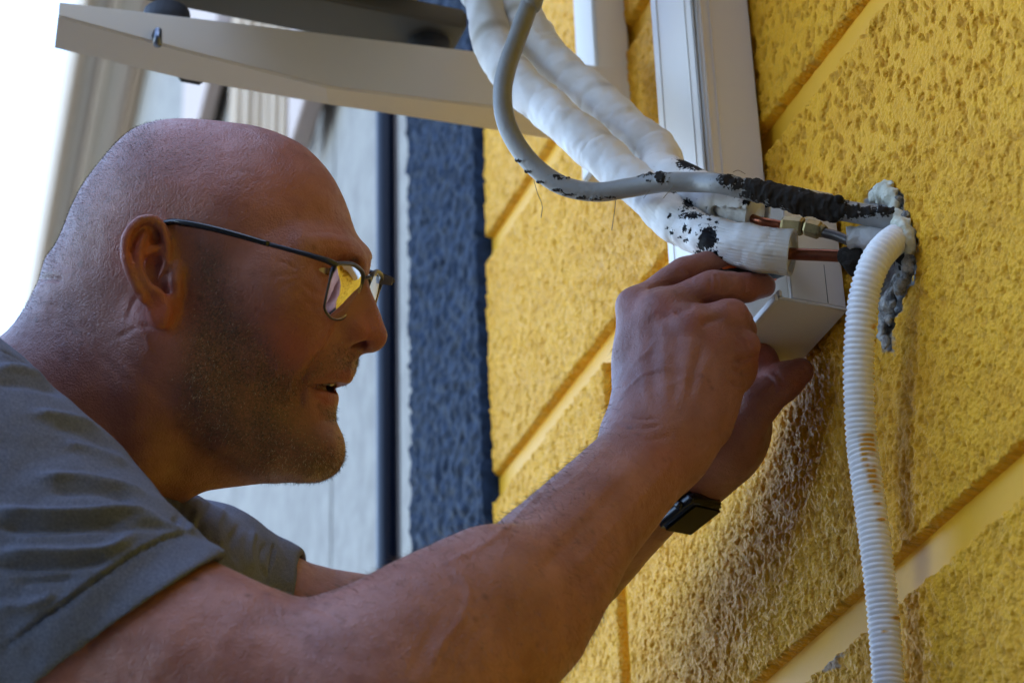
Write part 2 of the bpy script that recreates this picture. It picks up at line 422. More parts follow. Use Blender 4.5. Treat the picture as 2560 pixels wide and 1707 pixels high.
        de = smax(de, -chain(e, [EL(685, 880, -4), EL(722, 1020, -4)], [4.6, 3.8]), 2)
        de = smax(de, -chain(e, [EL(580, 350, 0), EL(480, 310, 1), EL(350, 380, 1), EL(300, 540, 1), EL(320, 720, 1), EL(360, 830, 1.5)], [3.4, 3.8, 3.8, 3.2, 2.6, 1.4]), 2)
        hel = chain(e, [EL(600, 860, -6), EL(680, 700, -2), EL(690, 480, 0), EL(640, 300, .5), EL(560, 215, .5), EL(480, 200, .5), EL(390, 220, .5), EL(300, 300, .5), EL(240, 410, .5), EL(222, 520, .5), EL(235, 640, .5), EL(270, 760, .3), EL(335, 920, 0), EL(420, 1080, -.5)],
                    [1.5, 2.2, 2.9, 3.2, 3.1, 3.0, 3.1, 3.1, 3.0, 2.9, 2.9, 2.8, 2.8, 2.6])
        de = smin(de, hel, 2.0)
        ant = chain(e, [EL(450, 360, -1.5), EL(390, 480, -1), EL(365, 600, -.5), EL(380, 740, 0), EL(430, 870, 0), EL(490, 950, 0), EL(580, 1000, 0), EL(660, 1080, -1)], [2.2, 3.0, 3.2, 3.1, 3.0, 3.0, 3.1, 2.5])
        de = smin(de, ant, 3.0)
        de = smin(de, chain(e, [EL(400, 620, -2), EL(530, 540, -2.5), EL(640, 480, -4)], [2.4, 2.2, 2.0]), 3)
        de = smin(de, ell(e, EL(590, 1240, -2), (8, 9.5, 3.6)), 5)
        de = smin(de, chain(e, [EL(790, 760, -2), EL(775, 880, -.5), EL(790, 1000, -2), EL(740, 1095, -2)], [4.5, 4.4, 3.6, 2.6]), 4)
        d[m] = de
    return d / 1000

# ------------------------------------------------------------------ arms and hands
NA = [V(-100, 1290, 1.48), V(31, 1310, 1.46), V(215, 1412, 1.43), V(310, 1475, 1.42), V(480, 1552, 1.40), V(740, 1632, 1.385), V(900, 1615, 1.385)]
NAr = [.070, .074, .0660, .0615, .0585, .054, .050]
NFo = [V(880, 1600, 1.385), V(1000, 1515, 1.41), V(1165, 1418, 1.45), V(1325, 1228, 1.53), V(1430, 1115, 1.58), V(1505, 1035, 1.615)]
NFr = [.050, .0535, .0475, .0365, .0325, .0305]
FA = [V(420, 1330, 1.84), V(690, 1440, 1.86), V(1000, 1475, 1.88), V(1160, 1450, 1.87)]
FAr = [.052, .0475, .046, .043]
FFo = [V(1140, 1425, 1.87), V(1290, 1310, 1.845), V(1440, 1172, 1.80), V(1555, 1082, 1.77), V(1632, 1018, 1.755)]
FFr = [.043, .042, .035, .029, .028]
def near_arm(p):
    d = schain(p, NA, NAr); d = smin(d, schain(p, NFo, NFr), .03)
    d = smin(d, cone(p, V(860, 1480, 1.385), V(1120, 1330, 1.43), .026, .026), .03)       # brachioradialis
    d = smin(d, cone(p, V(1210, 1290, 1.44), V(1480, 1075, 1.575), .009, .006), .018)    # tendon ridge
    return d
def near_hand(p):
    W0 = [Bz(380, 985, 1.635), Bz(450, 1010, 1.618), Bz(540, 1020, 1.612), Bz(620, 1010, 1.618)]
    MC = [Bz(372, 405, 1.682), Bz(500, 420, 1.662), Bz(645, 495, 1.646), Bz(765, 585, 1.645)]
    d = cone(p, Bz(470, 1040, 1.62), Bz(500, 930, 1.632), .030, .028)
    for a, b, ra, rb in zip(W0, MC, (.016, .0165, .0165, .0155), (.0115, .0118, .0112, .0102)): d = smin(d, cone(p, a, b, ra, rb), .020)
    d = smin(d, ell(p, Bz(560, 740, 1.668), (.036, .046, .018)), .02)                    # palm
    d = smin(d, cone(p, Bz(690, 960, 1.64), Bz(800, 700, 1.66), .021, .017), .02)        # hypothenar
    d = smin(d, cone(p, Bz(480, 900, 1.67), Bz(470, 560, 1.70), .020, .014), .02)        # thenar, hidden side
    kn = 1e9
    for b, r in zip(MC, (.0108, .0118, .0108, .0098)): d = smin(d, np.linalg.norm(p - (b + np.array([0, 0, -.0045])), axis=1) - r, .010)
    fing = [([MC[0], Bz(610, 240, 1.688), Bz(860, 168, 1.702), Bz(1010, 160, 1.705)], [.0110, .0098, .0088, .0074]),
            ([MC[1] + [0, 0, .004], Bz(745, 308, 1.666), Bz(905, 312, 1.682), Bz(1000, 303, 1.690)], [.0112, .0102, .0094, .0080]),
            ([MC[2] + [0, 0, .004], Bz(838, 450, 1.650), Bz(890, 520, 1.682), Bz(860, 560, 1.700)], [.0106, .0103, .0092, .0080]),
            ([MC[3] + [0, 0, .003], Bz(900, 592, 1.650), Bz(895, 690, 1.676), Bz(850, 720, 1.692)], [.0096, .0096, .0086, .0075]),
            ([Bz(470, 600, 1.705), Bz(600, 400, 1.720), Bz(800, 250, 1.722), Bz(930, 215, 1.718)], [.0140, .0120, .0105, .0088])]
    for pts, r in fing:
        e = schain(p, pts, r, 9)
        for q, rr in zip(pts[1:3], r[1:3]): e = smin(e, np.linalg.norm(p - q, axis=1) - rr * 1.07, .004)
        d = smin(d, e, .0052)
    # pinky base roll
    d = smin(d, cone(p, Bz(800, 690, 1.650), Bz(880, 740, 1.668), .012, .010), .010)
    return d
def far_arm(p):
    d = schain(p, FA, FAr, 14); return smin(d, schain(p, FFo, FFr, 14), .03)
def far_hand(p):
    d = cone(p, Bz(665, 1190, 1.765), Bz(790, 1045, 1.745), .027, .026)
    d = smin(d, ell(p, Bz(800, 960, 1.760), (.034, .036, .022)), .02)
    th = [Bz(800, 1080, 1.735), Bz(960, 880, 1.722), Bz(1095, 772, 1.722), Bz(1178, 722, 1.722)]
    d = smin(d, chain(p, th, [.021, .0150, .0125, .0095], .006), .014)
    for k, (x, y) in enumerate([(900, 640), (960, 660), (985, 690), (960, 760)]):
        b = Bz(760 + 45 * k, 900 - 15 * k, 1.775 - .004 * k)
        d = smin(d, chain(p, [b, Bz(x - 60, y + 90, 1.765), Bz(x, y, 1.748), Bz(x + 20, y - 15, 1.735)], [.012, .0105, .0098, .0085], .003), .008)
    return d
def torso(p):
    d = ell(p, V(-220, 1860, 1.66), (.20, .29, .20))
    d = smin(d, cone(p, V(-60, 1370, 1.50), V(250, 1400, 1.80), .075, .062), .04)
    d = smin(d, cone(p, V(250, 1390, 1.82), V(420, 1340, 1.84), .062, .056), .03)
    return smin(d, cone(p, V(140, 1150, 1.64), V(30, 1400, 1.65), .055, .075), .05)
def boxed(p, fn, lo, hi, pad=.03):
    m = ((p > np.asarray(lo) - pad) & (p < np.asarray(hi) + pad)).all(1); out = np.full(len(p), .2)
    if m.any(): out[m] = fn(p[m])
    return out
def bb(*pts, r=.09):
    P = np.array(pts); return P.min(0) - r, P.max(0) + r
BB = [(head_sdf, bb(Q(*cA(-20, 40), 1.62), Q(*cA(1400, 1560), 1.62), r=.10), .025), (torso, bb(V(-300, 1000, 1.4), V(450, 2000, 1.95), r=.15), .04),
      (near_arm, bb(*NA, *NFo), .03), (far_arm, bb(*FA, *FFo), .02), (near_hand, bb(Bz(200, 100, 1.6), Bz(1100, 1100, 1.75), r=.035), .02), (far_hand, bb(Bz(600, 600, 1.7), Bz(1300, 1300, 1.8), r=.04), .02)]
def body_sdf(p):
    d = None
    for fn, (lo, hi), k in BB:
        e = boxed(p, fn, lo, hi)
        if d is None: d = e
        else:
            kk = k
            d = smin(d, e, kk)
    return d
# ------------------------------------------------------------------ setting: ground, house wall, neighbour
def wall_material():
    m = Mat('yellow_masonry_paint', rough=.42); co = m.coord()
    n1 = m.noise(6, 4, .6, co); n2 = m.noise(45, 4, .6, co); n3 = m.noise(420, 3, .6, co)
    c = m.mix(m.ramp(n1, [(.35, (0, 0, 0)), (.68, (1, 1, 1))]), (.83, .408, .009), (.95, .490, .015))
    c = m.mix(m.math('MULTIPLY', m.ramp(n2, [(.45, (0, 0, 0)), (.75, (1, 1, 1))]), .45), c, (.74, .32, .008))
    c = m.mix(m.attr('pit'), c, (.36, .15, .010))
    bare = m.math('MULTIPLY', m.attr('bare'), 1.0)
    cb = m.mix(n2, (.20, .20, .21), (.52, .51, .49)); c = m.mix(bare, c, cb); m.color(c)
    r = m.math('ADD', m.math('MULTIPLY', n2, .25), m.math('MULTIPLY', bare, .4)); m.rough(m.math('ADD', r, .40))
    vv_ = m.n('TexVoronoi'); vv_.inputs['Scale'].default_value = 330; m.l(co, vv_.inputs['Vector']); vq = vv_.outputs['Distance']
    m.bump(m.math('ADD', m.math('MULTIPLY', vq, -2.6), m.math('ADD', n3, m.noise(1200, 2, .5, co))), .7, .0009); m.b.inputs['Specular IOR Level'].default_value = .27
    return m.m
MAT_WALL = wall_material()
def groove_material():
    m = Mat('smooth_yellow_paint', rough=.45); co = m.coord(); n2 = m.noise(30, 4, .6, co)
    m.color(m.mix(n2, (.82, .425, .013), (.92, .50, .020))); m.bump(m.noise(260, 3, .6, co), .2, .0006); return m.m
def blue_material():
    m = Mat('dark_blue_masonry_paint', rough=.6, Specular_IOR_Level=.08); co = m.coord(); n = m.noise(60, 3, .6, co)
    m.color(m.mix(m.ramp(n, [(.35, (0, 0, 0)), (.65, (1, 1, 1))]), (.004, .009, .021), (.017, .033, .068))); m.bump(m.noise(300, 3, .6, co), .3, .001); return m.m
MAT_GROOVE = groove_material()
ground_m = Mat('asphalt_ground', (.07, .07, .07), .9); ground_m.color(ground_m.mix(ground_m.noise(3, 5, .6), (.05, .05, .05), (.09, .088, .085)))
g = MB().add([(-400, -400, 0), (400, -400, 0), (400, 400, 0), (-400, 400, 0)], [[0, 1, 2, 3]]).build('ground', ground_m.m); g['kind'] = 'structure'

Z0 = EYE[2]
YB = 1.967                                            # where the yellow ends and the blue corner strip begins
house = empty('house_wall', (XW + .6, .5, 0), 'yellow rough-stucco house wall with wide scored joints and a blue corner strip', 'wall')
slab = MB().box(XW + .010, XW + 4.5, -4.0, 2.188, 0.002, 10.5); slab.build('groove_bed', MAT_GROOVE, house)
HOLE = atX(2236, 575, XW)
HOLE_POLY = [(2175, 470), (2215, 455), (2250, 490), (2275, 560), (2285, 640), (2278, 700), (2255, 745), (2240, 800), (2225, 880), (2205, 870), (2200, 780), (2180, 700), (2160, 600), (2150, 520)]
def wall_px(y, z, X=XW):
    p = np.c_[np.full(len(y), X), y, z]; return np.c_[px_of(to_c(p))]
def stucco(y, z):
    P = np.c_[y, z * .86, np.zeros(len(y))]
    big = fbm(P * 9 + 3.1, 3); sm = lambda t: np.clip(t, 0, 1) ** 2 * (3 - 2 * np.clip(t, 0, 1))
    up = sm((z - Z0 - .80) / .22) * sm((1.52 - y) / .12)
    kn = np.clip(.95 - .72 * up + (big - .5) * .8, .12, 1.1)             # granular, but trowelled flatter at the upper right
    w = np.c_[vnoise(P * 130 + 3), vnoise(P * 130 + 40)] - .5
    P2 = P[:, :2]; f1, i1 = worley(P2 * 215 + w * 1.3, 1); f2, i2 = worley(P2 * 350 + w * 1.5, 4); f3, i3 = worley(P2 * [150, 120] + w, 7)
    g1 = np.clip(1.05 - f1 * 1.35, 0, 1) ** .8 * (.45 + .75 * i1); g2 = np.clip(1 - f2 * 1.2, 0, 1)
    hgt = (g1 * .0019 + g2 * .0012) * kn - .0009 * kn + (fbm(P * 70 + 2, 2) - .5) * .0022
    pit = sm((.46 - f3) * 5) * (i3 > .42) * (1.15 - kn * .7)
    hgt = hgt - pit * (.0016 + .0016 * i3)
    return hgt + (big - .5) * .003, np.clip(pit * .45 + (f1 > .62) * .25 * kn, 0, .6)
def rough_block(name, y0, y1, z0, z1, res, mat, parent, front=XW, back=XW + .012, fn=stucco, hole=None):
    ny, nz = int((y1 - y0) / res) + 1, int((z1 - z0) / res) + 1
    Y, Z = np.meshgrid(np.linspace(y0, y1, ny), np.linspace(z0, z1, nz), indexing='ij'); y, z = Y.ravel(), Z.ravel()
    h_, pit = fn(y, z); e = np.minimum(np.minimum(y - y0, y1 - y), np.minimum(z - z0, z1 - z))
    ragged = (fbm(np.c_[y, z, z * 0] * 150 + 9, 2) - .5) * .0045
    drop = np.clip(1 - (e + ragged) / .0026, 0, 1) ** 2 * .006
    X = front + .002 - h_ + drop; bare = np.zeros(len(y))
    if hole is not None:
        px = wall_px(y, z); d = poly_sd(px, HOLE_POLY) + (fbm(np.c_[px * .05, px[:, 0] * 0], 3) - .5) * 36
        bare = np.clip(.5 - d / 6, 0, 1); X = X + np.clip(-d / 14, 0, 1) * (.0045 + .004 * fbm(np.c_[px * .10, px[:, 0] * 0], 3))
        d2 = poly_sd(px, [(1995 + 90, 1600), (2100, 1615), (2095, 1650), (2060, 1668), (2040, 1650)]) + (fbm(np.c_[px * .06, px[:, 0] * 0 + 9], 3) - .5) * 90
        bare = np.maximum(bare, np.clip(.5 - d2 / 8, 0, 1) * .7)
    b = np.zeros((ny, nz), bool); b[0] = b[-1] = True; b[:, 0] = b[:, -1] = True; b = b.ravel(); X[b] = back
    i = (np.arange(ny - 1)[:, None] * nz + np.arange(nz - 1)[None]).ravel()
    F_ = np.stack([i, i + 1, i + nz + 1, i + nz], -1)
    if hole is not None:
        c = np.c_[y, z][F_].mean(1); cp = wall_px(c[:, 0], c[:, 1]); keep = np.linalg.norm((cp - [2232, 585]) / [36, 75], axis=1) + (fbm(np.c_[cp * .06, cp[:, :1] * 0], 2) - .5) * .5 > 1; F_ = F_[keep]
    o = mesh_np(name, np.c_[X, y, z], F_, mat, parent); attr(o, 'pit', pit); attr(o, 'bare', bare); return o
GZ = [(1.358, 1.330), (1.093, 1.067), (.682, .653)]      # scored joints, above the camera: upper and lower edge
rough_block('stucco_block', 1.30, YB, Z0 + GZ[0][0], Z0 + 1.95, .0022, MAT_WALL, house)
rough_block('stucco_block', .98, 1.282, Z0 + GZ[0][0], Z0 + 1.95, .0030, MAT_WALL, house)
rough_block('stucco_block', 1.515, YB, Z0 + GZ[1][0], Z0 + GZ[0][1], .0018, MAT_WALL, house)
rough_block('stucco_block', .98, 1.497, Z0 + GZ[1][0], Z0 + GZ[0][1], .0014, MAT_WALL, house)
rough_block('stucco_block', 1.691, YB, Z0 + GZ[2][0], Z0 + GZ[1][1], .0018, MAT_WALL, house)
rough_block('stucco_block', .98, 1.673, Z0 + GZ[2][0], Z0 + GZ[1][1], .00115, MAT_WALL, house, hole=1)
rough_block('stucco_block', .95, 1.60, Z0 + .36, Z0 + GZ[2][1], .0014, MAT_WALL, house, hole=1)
def blue_fn(y, z):
    P = np.c_[y, z, y * 0]; n = fbm(P * 130 + 2, 3); return (n - .5) * .009, np.zeros(len(y))
rough_block('blue_corner_strip', YB + .001, 2.186, Z0 + .62, Z0 + 2.1, .0030, blue_material(), house, front=XW - .008, back=XW + .012, fn=blue_fn)
MB().box(XW + .0098, XW + 4.5, 2.1885, 2.1915, .002, 10.5).build('added_end_panel', blue_material(), house)  # unseen blue panel added so the pipe does not mirror the yellow
dk = Mat('hole_shade_black', (.02, .018, .015), .95, Specular_IOR_Level=.05)

opp = Mat('grey_brown_render', rough=.9); opp.color(opp.mix(opp.noise(2.5, 4, .6), (.09, .09, .095), (.14, .14, .145)))
def blocker_house(name, label, x0, x1, y0, y1, hgt, side):  # unseen houses added to block sky light and shade the man's near side
    h_ = empty(name, ((x0 + x1) / 2, (y0 + y1) / 2, 0), label, 'building')
    MB().box(x0, x1, y0, y1, .003, hgt).build('wall', opp.m, h_)
    MB().box(x0 - .3, x1 + .3, y0 - .3, y1 + .3, hgt + .002, hgt + .25).build('roof', bt0.m, h_)
    for k in range(4):
        for zz in (1.0, 4.0):
            if side == 'x': yy = y0 + 1 + k * 2.2; MB().box(x1 + .002, x1 + .04, yy, yy + 1.0, zz, zz + 1.4).build('window', pane.m, h_)
            else: xx = x0 + 1 + k * 2.2; MB().box(xx, xx + 1.0, y1 + .002, y1 + .04, zz, zz + 1.4).build('window', pane.m, h_)
bt0 = Mat('roof_tile', (.16, .09, .06), .85); pane = Mat('window_pane', (.03, .035, .04), .1)
blocker_house('opposite_blocker_house', 'unseen grey house added across the alley to block sky light', -9.0, -2.0, -9.0, -.8, 6.4, 'x')
blocker_house('rear_blocker_house', 'unseen grey house added behind the viewer to block sky light', -1.8, 9.0, -14.0, -3.2, 6.2, 'y')
# neighbouring building: direction of its wall from the cornice lines
dN = R @ np.array([-1721, -3416, 5800.]); dN[2] = 0; dN /= np.linalg.norm(dN); nN = np.array([-dN[1], dN[0], 0])   # nN points to the alley
P0 = np.array([.86, 2.9, 0])
def atN(px, py, off=0.0):
    d = ray(px, py); t = ((P0 + nN * off - EYE) @ nN) / (d @ nN); return EYE + d * t
def grey_material():
    m = Mat('grey_render', rough=.9); co = m.coord(); n = m.noise(22, 4, .65, co); n2 = m.noise(3, 3, .5, co)
    c = m.mix(m.ramp(n, [(.38, (0, 0, 0)), (.62, (1, 1, 1))]), (.27, .25, .22), (.38, .355, .31)); m.color(m.mix(m.math('MULTIPLY', n2, .4), c, (.38, .34, .29))); m.bump(n, .5, .004); return m.m
nb = empty('neighbour_building', P0 + dN * 2, 'pale grey rendered building with a moulded beige cornice, blurred behind the head', 'building')
MG = grey_material()
cw = atN(330 * S, 170 * S); ZC = cw[2]
ts = (atN(760 * S, 1150 * S) - P0) @ dN
def npanel(t0, t1, z0, z1, name='wall_panel', mat=MG, off=0.0, th=.12):
    a = P0 + dN * t0 + nN * off; b = P0 + dN * t1 + nN * off
    MB().hexa([(*(a - nN * th)[:2], z0), (*(b - nN * th)[:2], z0), (*b[:2], z0), (*a[:2], z0), (*(a - nN * th)[:2], z1), (*(b - nN * th)[:2], z1), (*b[:2], z1), (*a[:2], z1)]).build(name, mat, nb, bevel=.003)
for t0, t1 in ((-.55, ts - .008), (ts, ts + .9), (ts + .908, ts + 2.2), (ts + 2.208, ts + 4.2), (ts + 4.208, ts + 9)): npanel(t0, t1, .002, ZC + .02)
bm_ = Mat('beige_moulding', (.70, .60, .47), .8); bl_ = Mat('cream_moulding', (.86, .79, .68), .8); bt_ = Mat('tan_moulding', (.58, .46, .33), .8)
xs = [(cD(880 / 2352 * 2352 * 0 + 950 * (900 / 2352) / (1300 / 2352), 0))]
ce = EYE + ray(170 * S, 130 * S) * ((ZC + .02 - Z0) / ray(170 * S, 130 * S)[2])
over = (ce - P0) @ nN
for k_, (a_, b_, dz_, mm) in enumerate([(0, .16, -.05, bt_), (.16, .50, .0, bl_), (.50, .64, -.03, bm_), (.64, .84, .015, bl_), (.84, 1.0, -.02, bt_)]):
    t0, t1 = -1.0, 14.0; A0 = P0 + dN * t0; A1 = P0 + dN * t1
    MB().hexa([(*(A0 + nN * over * a_)[:2], ZC + dz_), (*(A1 + nN * over * a_)[:2], ZC + dz_), (*(A1 + nN * over * b_)[:2], ZC + dz_), (*(A0 + nN * over * b_)[:2], ZC + dz_),
               (*(A0 + nN * over * a_)[:2], ZC + .35 + .001 * k_), (*(A1 + nN * over * a_)[:2], ZC + .35 + .001 * k_), (*(A1 + nN * over * b_)[:2], ZC + .35 + .001 * k_), (*(A0 + nN * over * b_)[:2], ZC + .35 + .001 * k_)]).build('cornice_band', mm.m, nb, bevel=.004)
# wooden boards under the cornice
shut = empty('wooden_shutter', atN(*cD(1200, 480)), 'weathered wooden slats and boards on the grey building behind the man\'s crown', 'shutter')
wood = Mat('weathered_wood', (.50, .34, .20), .75); wc = wood.coord((1, 1, .1)); wood.color(wood.mix(wood.noise(60, 3, .6, wc), (.44, .28, .14), (.66, .50, .34)))
wood2 = Mat('pale_board', (.62, .48, .40), .75)
for x0, x1, mt in [(888, 925, wood2), (925, 1035, wood2), (1110, 1150, wood), (1172, 1196, wood), (1228, 1246, wood), (1270, 1290, wood), (1305, 1328, wood), (1350, 1372, wood), (1392, 1500, wood2)]:
    a = atN(*cD(x0, 480), .02); b = atN(*cD(x1, 480), .02); lo = atN(*cD(x0, 700), .02)[2]; hi = ZC - .004 - .05
    MB().hexa([(*a[:2], lo), (*b[:2], lo), (*(b + nN * .03)[:2], lo), (*(a + nN * .03)[:2], lo), (*a[:2], hi), (*b[:2], hi), (*(b + nN * .03)[:2], hi), (*(a + nN * .03)[:2], hi)]).build('slat', mt.m, shut, bevel=.003)
# thin dark pipe in front of the grey wall
pp = atN(970, 900, .045); pr = 30 / FPX * np.linalg.norm(pp - EYE)
pm = Mat('dark_blue_enamel', (.004, .007, .018), .30, Specular_IOR_Level=.25)
dp = empty('down_pipe', (pp[0], pp[1], 0), 'dark blue vertical pipe on the grey wall beside the blue corner strip', 'pipe')
tube('pipe', [(pp[0], pp[1], .01), (pp[0], pp[1], 2.0), (pp[0], pp[1], 4.5)], pr, pm.m, dp, n=12, seg=20)
for zz in (1.7, 3.9): tube('clip', [(pp[0], pp[1], zz), (pp[0], pp[1], zz + .03)], pr * 1.25, pm.m, dp, seg=20)

# ------------------------------------------------------------------ white trunking on the wall
wp = Mat('white_pvc', rough=.38); wcn = wp.noise(9, 3, .5); wp.color(wp.mix(wcn, (.78, .755, .72), (.85, .83, .80))); wp.bump(wp.noise(40, 3, .6), .08, .002)
bp_ = Mat('cream_coat_and_bounce_tint', rough=.40); bp_.color(bp_.mix(bp_.noise(7, 3, .5), (.72, .68, .60), (.80, .76, .68)))
wg = Mat('shaded_groove_pvc', (.52, .51, .49), .5)
TY = 1.371
tx = atY(1740, 150, TY)[0]; ty2 = atX(1632, 150, tx)[1]
trunk = empty('vertical_trunking', (XW, TY, 3.0), 'white plastic cable trunking running up the yellow wall behind the pipes', 'trunking')
zb = Z0 + .935
MB().box(tx + .003, XW - .0004, TY, ty2, zb, Z0 + 2.2).build('base_channel', wp.m, trunk, bevel=.0015)
MB().box(tx + .0002, tx + .0028, TY + .0015, ty2 - .0015, zb - .001, Z0 + 2.2).build('cover', wp.m, trunk, bevel=.002)
for yy in (TY - .0006, ):
    MB().box(tx + .006, tx + .009, TY - .0012, TY + .0005, zb, Z0 + 2.2).build('edge_bead', wp.m, trunk, bevel=.0005)
    MB().box(tx + .0135, tx + .0155, TY - .0010, TY + .0005, zb, Z0 + 2.2).build('edge_bead', wp.m, trunk, bevel=.0005)
MB().box(tx - .0006, tx + .0004, TY + .012, TY + .0135, zb, Z0 + 2.2).build('cover_ridge', wp.m, trunk)
MB().box(tx - .0006, tx + .0004, ty2 - .0135, ty2 - .012, zb, Z0 + 2.2).build('cover_ridge', wp.m, trunk)

# open end box of the trunking at the wall opening
BY = 1.275
bx0 = atY(1974, 685, BY)[0]; bzt = atY(2009, 469, BY)[2]; bzb = atY(2045, 757, BY)[2]; BY2 = 1.352
box_ = empty('trunking_box', (XW, BY, bzb), 'open white trunking box at the wall hole with its front cover off', 'trunking')
MB().box(bx0, XW - .0004, BY, BY + .0022, bzb, bzt).build('side_wall', wp.m, box_, bevel=.0008)
MB().box(bx0, XW - .0004, BY2 - .0022, BY2, bzb, bzt).build('side_wall', wp.m, box_, bevel=.0008)
MB().box(XW - .0028, XW - .0006, BY + .0025, BY2 - .0025, bzb, bzt).build('back_plate', wp.m, box_)
bot = MB().box(bx0 - .010, XW - .0003, BY - .0005, BY2 + .001, bzb - .0030, bzb - .0002).build('bottom_plate', bp_.m, box_, bevel=.0006)  # white plate made cream: the wall's yellow bounce is put into its colour
MB().box(bx0 - .0135, bx0 - .0102, BY - .0004, BY2 + .0009, bzb - .0045, bzb + .0012).build('lip', wp.m, bot, bevel=.0006)
MB().box(bx0 - .0100, bx0 - .0070, BY - .0003, BY2 + .0008, bzb - .0001, bzb + .0050).build('lip', wp.m, bot, bevel=.0006)
MB().box(bx0 + .0100, bx0 + .0125, BY - .0003, BY2 + .0008, bzb - .0001, bzb + .0050)
MB().box(bx0, XW - .003, BY + .0024, BY2 - .0024, bzt - .0022, bzt - .0001).build('top_plate', wp.m, box_)
pl0 = atY(*cC(1462, 790), BY); pl1 = atY(*cC(1490, 1040), BY)
tube('pencil_line', [(pl0[0], BY - .0002, pl0[2]), (pl1[0], BY - .0002, pl1[2])], .00022, Mat('pencil_graphite', (.12, .12, .12), .6).m, box_, seg=6)

# ------------------------------------------------------------------ bracket and outdoor unit
AY = 1.585
br = empty('wall_bracket', (XW, AY, Z0 + 1.4), 'cream metal bracket arm jutting from the wall below the air conditioner', 'bracket')
rz = atX(1510, 505, XW)[2]
rl = [atX(1438, 150, XW - .028)[1], atX(1555, 150, XW)[1]]
MB().box(XW - .028, XW + .006, AY + .02, AY + .065, rz, Z0 + 2.3).build('wall_rail', bp_.m, br, bevel=.003)
top = [atY(x * S, y * S, AY) for x, y in ((137, 5), (700, 72), (1190, 130), (1425, 158))]
fold = [atY(x * S, y * S, AY) for x, y in ((135, 36), (430, 116), (750, 197), (1000, 228), (1300, 262), (1425, 278))]
web = MB().prism([*top, *fold[::-1]], np.array([0, 0, 0]), np.array([0, .0025, 0])); web.build('web', bp_.m, br, bevel=.0006)
low = [(133, 112), (445, 186), (770, 243), (1010, 279), (1300, 325), (1425, 345)]
fl = MB(); far_ = []
for f_, (x, y) in zip(fold, low):
    q_ = atZ(x * S, y * S, f_[2]); far_.append(np.array([f_[0] * .35 + q_[0] * .65, max(q_[1], AY + .02), f_[2]]))
for k_ in range(len(fold) - 1):
    a, b, c, d = fold[k_], fold[k_ + 1], far_[k_ + 1], far_[k_]; up = np.array([0, 0, .0025])
    dy = np.array([0, .003, 0])
    fl.hexa([a + dy, b + dy, c, d, a + dy + up, b + dy + up, c + up, d + up])
fl.build('bottom_flange', bp_.m, br)
bt = atY(358 * S, 97 * S, AY - .001)
tube('bolt', [bt + [0, .004, .006], bt + [0, -.006, .006], bt + [0, -.007, -.008]], .0035, Mat('zinc_bolt', (.18, .2, .24), .35, Metallic=1.0).m, br, seg=8)
bt2 = atY(430 * S, 190 * S, AY + .05); MB().box(bt2[0] - .008, bt2[0] + .012, AY + .035, AY + .05, bt2[2] - .002, bt2[2] + .006).build('rubber_washer', Mat('black_rubber', (.03, .03, .03), .8).m, br, bevel=.002)
# the unit
ft0 = atY(*cD(690, 40), AY + .03)[0]; ft1 = atY(*cD(2050, 200), AY + .03)[0]; zf = max(t[2] for t in top) + .004
ac = empty('air_conditioner', ((ft0 + ft1) / 2, AY - .35, zf), 'outdoor air conditioner unit seen from below on its bracket, cut by the top edge', 'air conditioner')
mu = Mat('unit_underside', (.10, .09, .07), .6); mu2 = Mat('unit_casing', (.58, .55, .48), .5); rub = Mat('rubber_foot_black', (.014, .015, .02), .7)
def tz(X): return np.interp(X, [t[0] for t in top], [t[2] for t in top])
for X_ in (ft0 + .012, ft1 - .022): tube('rubber_foot', [(X_, AY + .03, tz(X_) - .004), (X_, AY + .03, tz(X_) + .012), (X_, AY + .03, tz(X_) + .024)], .019, rub.m, ac, seg=18)
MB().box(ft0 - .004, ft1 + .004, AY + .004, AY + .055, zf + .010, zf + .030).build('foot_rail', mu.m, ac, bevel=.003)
MB().box(ft0 + .045, ft1 - .035, AY - .78, AY + .075, zf + .038, zf + .046).build('base_pan', mu2.m, ac, bevel=.003)
MB().box(ft0 + .050, ft1 - .040, AY - .77, AY + .065, zf + .0462, zf + .60).build('casing', mu2.m, ac, bevel=.006)
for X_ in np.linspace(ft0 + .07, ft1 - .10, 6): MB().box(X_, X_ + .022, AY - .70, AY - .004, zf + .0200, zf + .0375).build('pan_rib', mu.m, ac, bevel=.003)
MB().box(ft1 - .075, ft1 - .045, AY - .030, AY - .012, zf + .015, zf + .050).build('corner_leg', mu2.m, ac, bevel=.002)

# ------------------------------------------------------------------ pipes and hoses
def px_attr(Vw): return np.c_[px_of(to_c(Vw))]
def blobs(px, B, seed=0.0, stretch=(.05, .02)):
    """ragged marks: list of (x, y, rx, ry, strength) in photograph pixels"""
    out = np.zeros(len(px)); n = fbm(np.c_[px[:, 0] * stretch[0], px[:, 1] * stretch[1], np.full(len(px), seed)], 3)
    for x, y, rx, ry, a in B:
        e = np.exp(-((px[:, 0] - x) / rx) ** 2 - ((px[:, 1] - y) / ry) ** 2) * a; out = np.maximum(out, e)
    return out + (n - .5) * .5 * (out > .02)
def flake(m, name, co):
    """ragged residue: soft field from the mesh, torn edge from fine noise"""
    n = m.noise(420, 4, .65, co); f = m.math('ADD', m.attr(name), m.math('MULTIPLY', m.math('SUBTRACT', n, .5), 2.0))
    return m.math('MULTIPLY', m.math('SUBTRACT', f, .42), 9.0, True)
